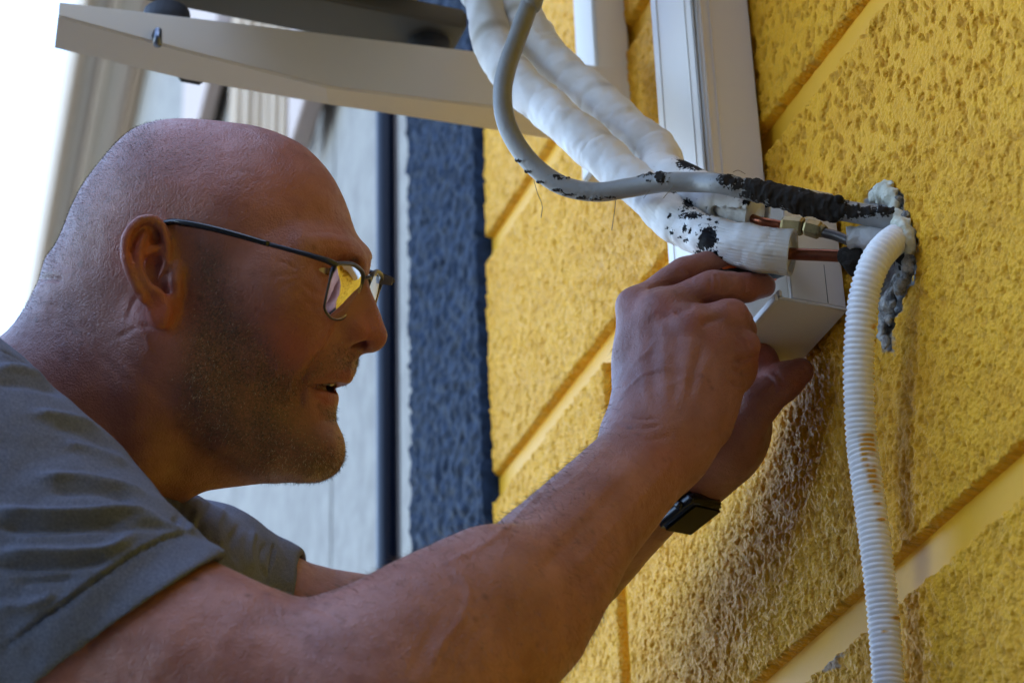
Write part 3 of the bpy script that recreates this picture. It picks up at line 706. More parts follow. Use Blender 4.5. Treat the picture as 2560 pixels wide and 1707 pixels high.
def foam_mat():
    m = Mat('white_foam_jacket', rough=.6); co = m.coord(); n = m.noise(30, 4, .6, co); n2 = m.noise(300, 3, .6, co)
    c = m.mix(m.ramp(n, [(.35, (0, 0, 0)), (.7, (1, 1, 1))]), (.80, .80, .80), (.90, .90, .90))
    c = m.mix(m.attr('dirt'), c, (.36, .32, .25)); mk = flake(m, 'mark', co); c = m.mix(mk, c, (.010, .009, .010)); m.color(c)
    m.b.inputs['Subsurface Weight'].default_value = .1; m.b.inputs['Subsurface Radius'].default_value = (.004, .004, .004)
    m.bump(m.math('ADD', n2, m.math('MULTIPLY', n, 3)), .25, .001); m.l(m.math('SUBTRACT', .4, m.math('MULTIPLY', mk, .34)), m.b.inputs['Specular IOR Level']); return m.m
MAT_FOAM = foam_mat()
core_m = Mat('bare_foam', rough=.85); cn_ = core_m.noise(160, 4, .7); core_m.color(core_m.mix(cn_, (.66, .65, .61), (.80, .79, .76))); core_m.bump(cn_, .8, .002)
copper = Mat('tarnished_copper', rough=.36, Metallic=1.0); copper.color(copper.mix(copper.noise(120, 4, .6), (.16, .050, .028), (.36, .125, .065)))
brass = Mat('dull_brass', rough=.42, Metallic=1.0); brass.color(brass.mix(brass.noise(150, 3, .6), (.12, .09, .05), (.46, .36, .17)))
steel = Mat('dark_steel_tube', (.10, .09, .085), .45, Metallic=.7)
def FZ(pts): return [W(*cF(x, y), z) for x, y, z in pts]
def CZ(pts): return [W(*cC(x, y), z) for x, y, z in pts]
M1 = [(600 / 1, 0, 1, 1, 0)]
def CB(L_): return [(*cC(x, y), rx * .3827, ry * .3827, a) for x, y, rx, ry, a in L_]
MARKS = CB([(600, 145, 110, 42, 1.0), (530, 130, 40, 20, .8), (640, 175, 60, 22, .9), (580, 400, 48, 42, 1.1), (600, 485, 75, 22, .9), (540, 450, 30, 15, .7), (465, 480, 16, 18, .8), (705, 478, 22, 20, .8), (720, 512, 20, 12, .7), (770, 530, 22, 12, .7),
    (570, 553, 20, 26, .9), (600, 570, 12, 22, .8), (640, 585, 14, 14, .7), (660, 550, 14, 12, .6), (715, 620, 60, 72, 1.15), (740, 600, 40, 60, 1.0), (670, 660, 30, 40, .9), (765, 705, 18, 26, 1.0), (800, 728, 12, 12, .9), (455, 552, 12, 10, .8), (485, 575, 14, 14, .9), (530, 605, 22, 12, .8), (580, 625, 26, 14, .9), (480, 325, 46, 16, 1.0), (650, 690, 24, 18, .9)])
def insulated(name, label, P, rad, n, marks, slit=None, seed=0.0, parent_label=None):
    t = empty(name, P[-1], label, 'pipe')
    C = spline(P, n); s = np.linspace(0, 1, n); seg = 120
    rng = np.random.default_rng(int(seed * 10 + 1))
    lump = fbm(np.c_[s * 26, s * 0 + seed, s * 0], 3) - .5
    v, f = tube_geo(C, lambda i, a: rad * (1 + .10 * lump[i] + .014 * np.clip((s[i] - .55) * 3, .12, 1) * (1 if seed < 1.5 else .3) * np.sin(a * 38 + 2 * s[i])) * (1 + .06 * np.cos(2 * a + 5 * s[i])), seg, caps=False)
    v = np.asarray(v).reshape(n, seg, 3); C3 = C[:, None]
    wr = fbm(np.c_[(v * 55).reshape(-1, 3)], 3).reshape(n, seg) - .5; wr2 = fbm((v * [130, 130, 130]).reshape(-1, 3) + 5, 2).reshape(n, seg) - .5; ring = -.035 * np.clip(np.sin(s * 46 + 2 * lump), 0, 1) ** 10 * (lump > -.1) * (s < .8)
    v = C3 + (v - C3) * (1 + .30 * wr + .10 * wr2 + ring[:, None])[..., None]
    keepf = []
    T_, A_, B_ = frames(C); view = C - EYE
    for q in f:
        i, j = q[0] // seg, q[0] % seg
        if slit:
            a0, s0, wd = slit
            if s[i] > s0:
                dirv = (v[i, j] - C[i]); dirv = dirv / np.linalg.norm(dirv); tgt = a0(i, C[i], A_[i], B_[i])
                ang = math.acos(np.clip(dirv @ tgt, -1, 1)); lim = wd * min(1, (s[i] - s0) / .10) + .05 * math.sin(i * .13) + .05 * math.sin(i * .041 + 1) + .02 * math.sin(i * .7)
                if ang < lim: continue
        if s[i] > .988: continue
        keepf.append(q)
    vv = v.reshape(-1, 3); o = mesh_np('foam_jacket', vv, keepf, MAT_FOAM, t); px = px_attr(vv)
    attr(o, 'mark', blobs(px, marks, seed, (.16, .05))); cr = np.clip(np.abs(np.sin(s * 46 + 2 * lump)) ** 14 * (lump > -.1), 0, 1)
    d = np.repeat(cr, seg) * np.clip((fbm(vv * 40, 2) - .5) * 6, 0, 1) * .55 + np.clip((fbm(vv * 18 + 3, 3) - .60) * 3, 0, .35); attr(o, 'dirt', d)
    sd = o.modifiers.new('th', 'SOLIDIFY'); sd.thickness = .0022; sd.offset = -1
    return t, C, T_
UP1 = [np.array([ft1 - .05, AY - .07, zf + .16]), np.array([ft1 + .02, AY - .085, zf + .13])]; UP2 = [np.array([ft1 - .05, AY - .12, zf + .20]), np.array([ft1 + .045, AY - .125, zf + .17])]; UP3 = [np.array([ft1 - .05, AY - .20, zf + .24]), np.array([ft1 + .05, AY - .21, zf + .20])]
p1 = UP1 + FZ([(215, -160, 2.02), (250, 0, 1.985), (295, 230, 1.945), (420, 440, 1.90), (610, 610, 1.865), (790, 765, 1.83), (960, 915, 1.80)]) + CZ([(330, 330, 1.765), (520, 520, 1.735), (760, 620, 1.705), (1010, 680, 1.685), (1295, 718, 1.675)])
p2 = UP2 + FZ([(360, -160, 2.02), (420, 0, 1.985), (500, 190, 1.955), (680, 400, 1.92), (880, 570, 1.885), (1060, 730, 1.85), (1230, 880, 1.815)]) + CZ([(420, 205, 1.785), (620, 300, 1.755), (830, 400, 1.73), (1060, 470, 1.712)])
slit1 = (lambda i, c, a, b: -(c - EYE) / np.linalg.norm(c - EYE) * .62 + np.array([-.1, 0, .78]), .60, .66)
slit2 = (lambda i, c, a, b: -(c - EYE) / np.linalg.norm(c - EYE) * .8 + np.array([0, 0, -.5]), .80, .60)
pipe1, C1, T1 = insulated('insulated_pipe', 'white foam-lagged pipe nearest the hand, ribbed and cut open near its copper end', p1, .0132, 500, MARKS, slit1, 1.0)
pipe2, C2, T2 = insulated('insulated_pipe', 'upper white foam-lagged pipe with torn end at the brass nut', p2, .0142, 500, MARKS[:4] + CB([(960, 390, 36, 24, 1.0), (1000, 370, 30, 14, .8), (1080, 410, 24, 12, .8), (900, 350, 40, 12, .8)]), slit2, 2.0)
def core(C, a, b, r, par, seed):
    c = C[int(a * len(C)):int(b * len(C))]; v, f = tube_geo(c, r, 36, caps=True); v = np.asarray(v); cc = np.repeat(c, 36, 0)
    v = cc + (v - cc) * (1 + .22 * (fbm(v * 120 + seed, 3) - .5))[:, None]; mesh_np('foam_core', v, f, core_m.m, par)
core(C1, .50, .984, .0112, pipe1, 1.0); core(C2, .66, .984, .0118, pipe2, 4.0)
tube('copper_tube', CZ([(1180, 712, 1.680), (1285, 720, 1.675), (1450, 726, 1.668), (1610, 734, 1.662)]), .0041, copper.m, pipe1, n=16, seg=20)
drk = Mat('dark_lagging', rough=.85, Specular_IOR_Level=.08); dn_ = drk.noise(200, 4, .7); drk.color(drk.mix(dn_, (.012, .011, .010), (.05, .042, .036))); drk.bump(dn_, .9, .003)
cp_ = tube('coupling', CZ([(1575, 732, 1.664), (1600, 734, 1.662), (1660, 750, 1.658), (1720, 745, 1.655)]), np.r_[np.linspace(.0048, .0072, 5), np.linspace(.0080, .0066, 5)], drk.m, pipe1, n=10, seg=20)
tube('tape_tail', CZ([(1640, 770, 1.657), (1650, 820, 1.656), (1655, 862, 1.657)]), np.array([.0066, .0058, .0046, .0035, .0016]), drk.m, pipe1, n=5, seg=9)
tube('copper_tube', CZ([(980, 480, 1.718), (1040, 503, 1.705), (1120, 518, 1.702), (1200, 534, 1.698)]), .0031, copper.m, pipe2, n=10, seg=18)
def hexnut(a, b, r0, r1, mat, par, name, seg=6):
    v, f = tube_geo(np.array([a, a + (b - a) * .12, a + (b - a) * .88, b]), np.array([r0 * .86, r0, r1, r1 * .86]), seg); mesh_np(name, v, f, mat, par, smooth=False)
h = CZ([(1190, 520, 1.699), (1330, 540, 1.693), (1338, 540, 1.692), (1440, 566, 1.688), (1445, 566, 1.688), (1470, 576, 1.686)])
hexnut(h[0], h[1], .0055, .0066, brass.m, pipe2, 'flare_nut'); hexnut(h[2], h[3], .0058, .0062, brass.m, pipe2, 'hex_fitting'); hexnut(h[4], h[5], .0048, .0040, brass.m, pipe2, 'collar', 14)
tube('steel_tube', CZ([(1455, 578, 1.687), (1560, 606, 1.680), (1680, 660, 1.668), (1780, 705, 1.658), (1900, 640, 1.655)]), .0034, steel.m, pipe2, n=18, seg=16)

# grey cable with tar residue
cbm = Mat('grey_rubber_sheath', rough=.48); cc = cbm.noise(50, 3, .6); c_ = cbm.mix(cc, (.22, .225, .225), (.30, .305, .30)); tn = cbm.noise(260, 3, .6)
tk = flake(cbm, 'tar', cbm.coord()); cbm.color(cbm.mix(tk, c_, cbm.mix(tn, (.010, .009, .009), (.045, .038, .032)))); cbm.rough(cbm.math('ADD', cbm.math('MULTIPLY', tk, .3), .42)); cbm.bump(tn, .5, .0008); cbm.l(cbm.math('SUBTRACT', .42, cbm.math('MULTIPLY', tk, .36)), cbm.b.inputs['Specular IOR Level'])
cab = empty('grey_cable', W(*cC(1900, 490), 1.64), 'thick grey cable curving to the wall hole, smeared with black tar', 'cable')
pc = UP3 + FZ([(560, -140, 1.86), (510, 0, 1.845), (445, 180, 1.83), (375, 380, 1.81), (350, 530, 1.795), (372, 690, 1.785), (450, 840, 1.775), (560, 960, 1.765), (700, 1045, 1.755), (880, 1076, 1.745), (1060, 1052, 1.735), (1250, 1022, 1.722), (1450, 1022, 1.71)]) + \
     CZ([(790, 262, 1.692), (1000, 308, 1.682), (1250, 362, 1.67), (1500, 418, 1.66), (1700, 455, 1.652), (1920, 500, 1.645), (2010, 540, 1.66)])
Cc = spline(pc, 1250); ss = np.linspace(0, 1, 1250)
v, f = tube_geo(Cc, np.interp(ss, [0, .5, .8, 1], [.0071, .0068, .0069, .0071]), 40); v = np.asarray(v); px = px_attr(v)
TAR = CB([(390, 215, 40, 45, 1.1), (315, 240, 22, 16, .8), (440, 250, 14, 14, .7), (830, 235, 70, 60, .9), (900, 260, 70, 60, .8), (1040, 290, 110, 90, 1.4), (1180, 320, 130, 90, 1.5), (1330, 390, 150, 100, 1.5), (1480, 420, 130, 95, 1.5), (1560, 420, 60, 70, 1.4), (1650, 440, 70, 50, 1.1), (1740, 440, 90, 40, 1.1), (1870, 430, 80, 45, 1.1), (1350, 300, 60, 30, 1.0)]) + \
    [(*cF(x, y), 24, 5, .70) for x, y in [(430, 900), (480, 960), (560, 1020), (640, 1065), (720, 1090), (800, 1108), (880, 1112), (950, 1105), (650, 985), (690, 1000), (1130, 985), (1180, 980)]]
tar_f = blobs(px, TAR, 5.0, (.09, .09)); tar = np.clip((tar_f - .35) * 3, 0, 1); cr = np.repeat(Cc, 40, 0); nrm = (v - cr) / np.linalg.norm(v - cr, axis=1)[:, None]
crust = np.clip((px[:, 0] - cC(960, 0)[0]) / 30, 0, 1) * np.clip((cC(1640, 0)[0] - px[:, 0]) / 20, 0, 1)
v = v + nrm * (tar * (.0004 + .0022 * np.clip(fbm(v * 260, 3) - .42, 0, 1) * 2 + crust * .0016 * fbm(v * 180 + 4, 2)))[:, None]
o = mesh_np('sheath', v, f, cbm.m, cab); attr(o, 'tar', np.clip(tar_f, 0, 1.3))
thr = Mat('loose_fibre', (.25, .20, .13), .8)
for pts in ([(525, 1005, 1.764), (545, 1080, 1.764), (572, 1150, 1.764), (566, 1220, 1.764)], [(985, 1120, 1.742), (975, 1200, 1.742), (962, 1290, 1.742)], [(1640, 965, 1.70), (1670, 955, 1.70), (1710, 975, 1.70)], [(1250, 1110, 1.715), (1310, 1040, 1.712), (1330, 1010, 1.712)], [(1140, 1110, 1.72), (1180, 1060, 1.722)]):
    tube('fibre', FZ(pts), .00022, thr.m, cab, n=12, seg=5)
for pts in ([(1550, 385, 1.652), (1560, 355, 1.651), (1566, 335, 1.651)], [(1490, 470, 1.655), (1520, 485, 1.655), (1555, 470, 1.655)], [(1260, 425, 1.668), (1290, 435, 1.668)]):
    tube('tar_lump', CZ(pts), np.array([.002, .0032, .0036, .0030, .0014]), drk.m, cab, n=5, seg=7)

# corrugated drain hose
hm = Mat('translucent_corrugated_plastic', rough=.32); hc = hm.noise(14, 3, .5); hm.color(hm.mix(hm.attr('stain'), hm.mix(hc, (.82, .82, .84), (.90, .90, .91)), (.60, .32, .035)))
hm.b.inputs['Subsurface Weight'].default_value = .5; hm.b.inputs['Subsurface Radius'].default_value = (.010, .010, .010); hm.b.inputs['Subsurface Scale'].default_value = 1.0
hose = empty('corrugated_hose', HOLE, 'white corrugated drain hose bending out of the hole and hanging down the wall', 'hose')
ph = CZ([(2010, 600, 1.665), (1955, 612, 1.64), (1890, 655, 1.622), (1820, 735, 1.612), (1765, 850, 1.607), (1725, 1000, 1.604), (1702, 1180, 1.600), (1692, 1380, 1.597), (1690, 1560, 1.594)]) + \
     [W(*cG(x, y), z) for x, y, z in [(783, 200, 1.588), (808, 400, 1.578), (835, 600, 1.568), (862, 800, 1.558), (886, 1000, 1.549), (906, 1200, 1.541), (922, 1400, 1.532), (934, 1568, 1.525), (945, 1800, 1.515), (950, 2300, 1.50)]]
Ch = spline(ph, 400); Lh = np.r_[0, np.cumsum(np.linalg.norm(np.diff(Ch, axis=0), axis=1))]; nh = int(Lh[-1] / .0036 * 9)
Lq = np.linspace(0, Lh[-1], nh); Ch = np.c_[[np.interp(Lq, Lh, Ch[:, k]) for k in range(3)]].T
rib = .5 + .5 * np.cos(Lq / .0036 * 2 * np.pi)
v, f = tube_geo(Ch, .0088 + .0013 * rib ** .7, 28, caps=False); px = px_attr(v); ribv = np.repeat(rib, 28)
inr = np.clip(.5 - poly_sd(px, [cG(*p) for p in [(760, 170), (850, 170), (880, 300), (905, 420), (910, 520), (850, 520), (810, 430), (775, 300), (745, 215)]]) / 12, 0, 1)
st = np.clip((inr * (fbm(np.c_[px * [.05, .02], px[:, 0] * 0 + 2], 3) + .10) - .42) * 8, 0, 1) * (ribv > .35) + np.clip((blobs(px, [(*cG(x, y), 14, 6, .8) for x, y in [(880, 572), (895, 660), (910, 1280), (980, 1205)]] + [(*cC(1790, 1190), 10, 12, .8)], 8.0) - .42) * 5, 0, 1)
o = mesh_np('corrugated_tube', v, f, hm.m, hose); attr(o, 'stain', np.clip(st, 0, 1))

# stub of lagging in the hole, foam and broken plaster round it
stub = empty('lagging_stub', HOLE, 'ragged grey-white foam lagging stub in the wall hole above the hose', 'insulation')
Cq = spline(CZ([(1665, 628, 1.660), (1760, 608, 1.655), (1860, 600, 1.652), (1960, 605, 1.655), (2010, 610, 1.67)]), 70)
v, f = tube_geo(Cq, .0085, 36, caps=True); v = np.asarray(v); cr = np.repeat(Cq, 36, 0); v = cr + (v - cr) * (1 + .40 * (fbm(v * 110, 3) - .5))[:, None]
m_ = np.repeat(np.linspace(0, 1, 70), 36); v = v + (np.c_[fbm(v * 150, 2), fbm(v * 150 + 9, 2), fbm(v * 150 + 4, 2)] - .5) * (.012 * np.clip(1 - m_ * 5, 0, 1))[:, None]
grm = Mat('grey_white_foam', rough=.9); gq = grm.noise(120, 4, .7); grm.color(grm.mix(gq, (.46, .46, .47), (.66, .66, .67))); grm.bump(gq, .8, .002)
mesh_np('foam_sleeve', v, f, grm.m, stub)
def lumps(name, L_, mat, label, cat, seed, amp, h=.0011, k=.004):
    pts = [(atX(*cC(x, y), XW - dx), r * .85) for x, y, r, dx in L_]; P = np.array([p for p, _ in pts])
    def fn(p):
        d = None
        for c, r in pts:
            e = np.linalg.norm((p - c) * [1.25, 1, 1], axis=1) - r; d = e if d is None else smin(d, e, k)
        return d + (fbm(p * 330 + seed, 3) - .5) * amp + (fbm(p * 120 + seed, 2) - .5) * amp
    v, f = sdf_mesh(fn, P.min(0) - .022, P.max(0) + .022, h, slack=1.6); f = f[:, ::-1]
    o = mesh_np(name, v, f, mat, None); tag(o, label, cat); return o
fm = Mat('aged_expanding_foam', rough=.9); fq = fm.noise(90, 4, .7); fm.color(fm.mix(fm.ramp(fq, [(.35, (0, 0, 0)), (.65, (1, 1, 1))]), (.52, .53, .43), (.80, .81, .70))); fm.bump(fm.noise(500, 3, .6), .6, .001)
lumps('expanding_foam', [(1800, 330, .0065, .001), (1845, 315, .0085, .003), (1880, 300, .007, .002), (1890, 350, .0075, .003), (1925, 410, .0055, .002), (1945, 470, .006, .003), (1965, 530, .0075, .004), (1990, 570, .007, .003), (2012, 630, .0055, .002), (2022, 690, .0048, .001), (2005, 600, .006, .002)], fm.m, 'pale crumbly expanding foam along the right edge of the wall hole', 'foam', 1.0, .0050)
gm_ = Mat('broken_grey_plaster', rough=.95); gq = gm_.noise(110, 4, .7); gm_.color(gm_.mix(gm_.ramp(gq, [(.38, (0, 0, 0)), (.62, (1, 1, 1))]), (.10, .10, .10), (.58, .57, .53))); gm_.bump(gm_.noise(420, 3, .7), .9, .002)
lumps('broken_plaster', [(2015, 760, .0052, .001), (2020, 830, .0050, .001), (1985, 890, .0045, .001), (1960, 950, .0050, .001), (1930, 900, .0055, .000), (1900, 960, .0055, .001), (1885, 1020, .0055, .001), (1870, 1080, .0055, .001), (1905, 1040, .0045, .001), (1855, 1140, .0050, .001), (1880, 1150, .0045, .001), (1850, 1200, .0045, .001), (1840, 1250, .0036, .001), (1870, 1270, .0034, .001), (1868, 1320, .0028, .001), (1930, 380, .0045, .001), (1985, 470, .004, .001)], gm_.m, 'broken grey plaster edge crumbling below the wall hole', 'plaster', 6.0, .0060, k=.002)
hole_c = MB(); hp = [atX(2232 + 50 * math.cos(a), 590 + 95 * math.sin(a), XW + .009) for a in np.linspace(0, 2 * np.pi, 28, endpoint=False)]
hole_c.add(hp, [list(range(28))]).build('hole_shade_disc', dk.m, house)  # flat black disc: the hole's inner shade is painted into its colour
# ------------------------------------------------------------------ sculpting strokes, authored in photograph pixels
def stroke_field(PX, strokes):
    """sum of ridges (+mm) and grooves (-mm) along pixel polylines"""
    out = np.zeros(len(PX))
    for pts, w, mm in strokes:
        pts = np.asarray(pts, float); lo = pts.min(0) - 4 * w; hi = pts.max(0) + 4 * w
        m = ((PX > lo) & (PX < hi)).all(1)
        if not m.any(): continue
        if len(pts) > 2: pts = spline(pts, 4 * len(pts))
        d, s = line_d(PX[m], pts); out[m] += mm * np.exp(-(d / w) ** 2) * np.clip(np.minimum(s, 1 - s) * 6 + .15, 0, 1)
    return out / 1000
def KA(P): return [cA(*p) for p in P]
def KB(P): return [cB(*p) for p in P]
def KV(P): return [(x * S, y * S) for x, y in P]
def KS(P): return [cS(*p) for p in P]
def KN(P): return [cN(*p) for p in P]
def KE(P): return [cE(*p) for p in P]
HEAD_STROKES = [
    (KA([(-10, 700), (40, 684), (80, 682), (120, 692)]), 7, -2.6), (KA([(-60, 810), (40, 790), (120, 800)]), 8, -.5),
    (KA([(1192, 880), (1168, 930), (1130, 985), (1085, 1040), (1058, 1090), (1050, 1150)]), 9, -2.2),
    (KA([(1150, 900), (1090, 980), (1040, 1050), (1010, 1130)]), 16, 1.4),
    (KA([(1045, 650), (1000, 625), (955, 610)]), 3.5, -.7), (KA([(1045, 668), (990, 668), (940, 672)]), 3.5, -.7), (KA([(1050, 690), (1000, 705), (960, 730)]), 3.5, -.6),
    (KA([(1060, 700), (1100, 738), (1150, 752)]), 6, -.8), (KA([(1030, 720), (1080, 775), (1150, 800)]), 9, -.5),
    (KA([(1235, 520), (1150, 500), (1060, 505)]), 5, -.5), (KA([(1215, 440), (1120, 420), (1030, 425)]), 5, -.3), (KA([(1255, 560), (1190, 548), (1120, 552)]), 5, -.5),
    (KA([(1262, 590), (1235, 600)]), 4, -.6),
    (KA([(425, 735), (390, 790), (370, 850)]), 6, -1.2), (KA([(470, 870), (400, 880), (330, 920)]), 7, -1.0), (KA([(400, 860), (440, 910), (470, 980)]), 9, .9),
    (KA([(350, 960), (450, 1090), (560, 1180)]), 12, -.5), (KA([(120, 850), (260, 980), (420, 1130)]), 10, -.4), (KA([(60, 600), (150, 640), (260, 650)]), 10, -.4),
    (KA([(840, 880), (900, 960), (940, 1060)]), 14, -.8), (KA([(600, 1240), (760, 1330), (930, 1400)]), 12, -1.0),
    (KN([(360, 690), (330, 760), (330, 850)]), 8, -1.2), (KN([(540, 965), (600, 955), (630, 945)]), 6, -1.0), (KN([(560, 590), (700, 490), (790, 470)]), 4, .5),
    (KE([(690, 760), (620, 850), (500, 905)]), 4, -.9), (KA([(640, 480), (640, 560), (655, 640)]), 10, -.4),
    (KA([(580, 560), (590, 640), (600, 760), (575, 850)]), 6, -.6),
]
ARM_STROKES = [
    (KV([(1010, 1300), (1090, 1262), (1150, 1222), (1205, 1170), (1245, 1125)]), 8, 0.88), (KV([(1180, 1210), (1250, 1150), (1330, 1090), (1400, 1020)]), 7, 0.50),
    (KV([(985, 1568), (1006, 1492), (1060, 1420), (1075, 1350), (1034, 1300)]), 11, 0.83), (KV([(1030, 1580), (1060, 1500), (1110, 1430)]), 10, -0.55), (KV([(940, 1560), (975, 1480), (1020, 1400)]), 12, -0.55),
    (KV([(1290, 1330), (1380, 1240), (1480, 1130), (1560, 1040)]), 14, 0.88), (KV([(1330, 1350), (1430, 1245), (1530, 1140)]), 9, -0.55), (KV([(1240, 1310), (1340, 1210), (1440, 1100)]), 14, -0.88),
    (KV([(700, 1390), (740, 1400), (800, 1440)]), 9, -0.88), (KV([(690, 1400), (720, 1440), (780, 1500)]), 10, -0.44), (KV([(560, 1400), (700, 1480), (850, 1530)]), 22, -0.66),
]
HAND_STROKES = [
    (KB([(430, 900), (400, 650), (390, 450)]), 14, .7), (KB([(520, 900), (510, 660), (510, 460)]), 13, .8), (KB([(600, 890), (620, 700), (640, 540)]), 13, .7), (KB([(660, 880), (710, 730), (750, 620)]), 12, .6),
    (KB([(460, 880), (450, 620), (450, 430)]), 10, -.5), (KB([(560, 880), (565, 680), (580, 490)]), 10, -.5), (KB([(630, 860), (665, 700), (705, 580)]), 9, -1.0),
    (KB([(345, 700), (420, 640), (470, 560)]), 5, .8), (KB([(300, 840), (380, 760), (450, 720), (560, 700)]), 5, .7), (KB([(480, 820), (600, 760), (700, 720)]), 5, .5),
    (KB([(560, 445), (600, 415), (660, 392)]), 8, -2.0), (KB([(690, 500), (730, 475), (800, 455)]), 8, -1.8), (KB([(430, 320), (500, 300), (570, 290)]), 8, -1.6),
    (KB([(725, 240), (740, 280), (735, 330)]), 5, -1.12), (KB([(760, 240), (775, 280), (770, 340)]), 5, -1.12), (KB([(795, 240), (812, 290), (805, 350)]), 5, -1.00), (KB([(830, 245), (840, 300)]), 5, -0.62),
    (KB([(900, 255), (910, 300), (900, 360)]), 5, -0.62), (KB([(820, 385), (850, 410), (860, 450)]), 5, -1.00), (KB([(850, 380), (885, 420), (895, 470)]), 5, -1.00),
    (KB([(880, 520), (925, 555), (940, 610)]), 5, -1.25), (KB([(850, 540), (900, 580), (915, 640)]), 5, -1.00),
    (KB([(845, 655), (900, 670), (950, 650)]), 5, -1.6), (KB([(840, 705), (890, 730), (940, 725)]), 5, -1.7), (KB([(815, 745), (860, 785), (905, 800)]), 5, -1.5), (KB([(850, 630), (900, 620), (940, 610)]), 5, .8),
    (KB([(300, 945), (390, 955), (480, 950)]), 5, -.8), (KB([(270, 985), (380, 1000), (500, 985)]), 6, -.9), (KB([(300, 1040), (420, 1060), (560, 1030)]), 7, -.6),
    (KB([(620, 1120), (740, 1050), (830, 940)]), 10, -.9), (KB([(610, 210), (640, 250), (640, 290)]), 5, -1.00), (KB([(580, 215), (605, 250)]), 5, -0.88),
    (KB([(1040, 720), (1075, 745), (1100, 800)]), 5, -1.12), (KB([(1010, 745), (1045, 775), (1060, 830)]), 5, -1.12), (KB([(1160, 690), (1200, 700), (1215, 740)]), 5, -0.88),
]
def beard_shape(ax, ay):
    """soft masks over head pixels of crop A; returns beard, scalp stubble, lip, redness"""
    P = np.c_[ax, ay]
    bp = poly_sd(P, [(660, 560), (730, 570), (770, 680), (800, 790), (870, 870), (930, 930), (985, 1010), (1040, 1060), (1080, 1030), (1150, 1000), (1190, 965), (1262, 985), (1258, 1030), (1180, 1050), (1100, 1085), (1062, 1120),
        (1048, 1190), (1065, 1250), (1130, 1310), (1190, 1330), (1230, 1340), (1230, 1480), (1000, 1480), (820, 1420), (660, 1330), (590, 1220), (560, 1080), (590, 930), (625, 800), (640, 650)])
    beard = np.clip(.42 - bp / 125, 0, .95) * np.clip(.45 + 1.1 * fbm(np.c_[ax * .012, ay * .008, ax * 0], 3), .4, 1.1)
    soul = poly_sd(P, [(1130, 1190), (1200, 1190), (1200, 1250), (1150, 1240)]); beard = np.maximum(beard, np.clip(.4 - soul / 40, 0, .7))
    d, _ = line_d(P, [(-40, 760), (60, 600), (130, 470), (215, 300), (330, 165), (420, 130)])
    sc = np.exp(-(d / 110) ** 2)
    d, _ = line_d(P, [(300, 320), (480, 210), (640, 180)]); sc = np.maximum(sc, .75 * np.exp(-(d / 110) ** 2))
    d, _ = line_d(P, [(180, 560), (320, 420), (520, 400), (660, 520)]); sc = np.maximum(sc, .42 * np.exp(-(d / 130) ** 2))
    d, _ = line_d(P, [(40, 820), (200, 780), (330, 800)]); sc = np.maximum(sc, .3 * np.exp(-(d / 130) ** 2))
    lip = np.clip(.5 - poly_sd(P, [(1085, 1092), (1150, 1060), (1215, 1036), (1262, 1028), (1275, 1070), (1215, 1118), (1120, 1110)]) / 18, 0, 1)
    lip = np.maximum(lip, np.clip(.5 - poly_sd(P, [(1085, 1122), (1150, 1120), (1215, 1130), (1215, 1180), (1150, 1182)]) / 18, 0, 1))
    red = np.zeros(len(ax))
    for x, y, r, a in [(640, 100, 200, .75), (1010, 960, 130, .75), (1330, 880, 90, .7), (960, 330, 200, .35), (1110, 780, 130, .3), (420, 560, 120, 1.0), (500, 800, 120, .9), (1200, 560, 100, .35)]:
        red = np.maximum(red, a * np.exp(-((ax - x) ** 2 + (ay - y) ** 2) / r ** 2))
    return beard, sc, lip, red

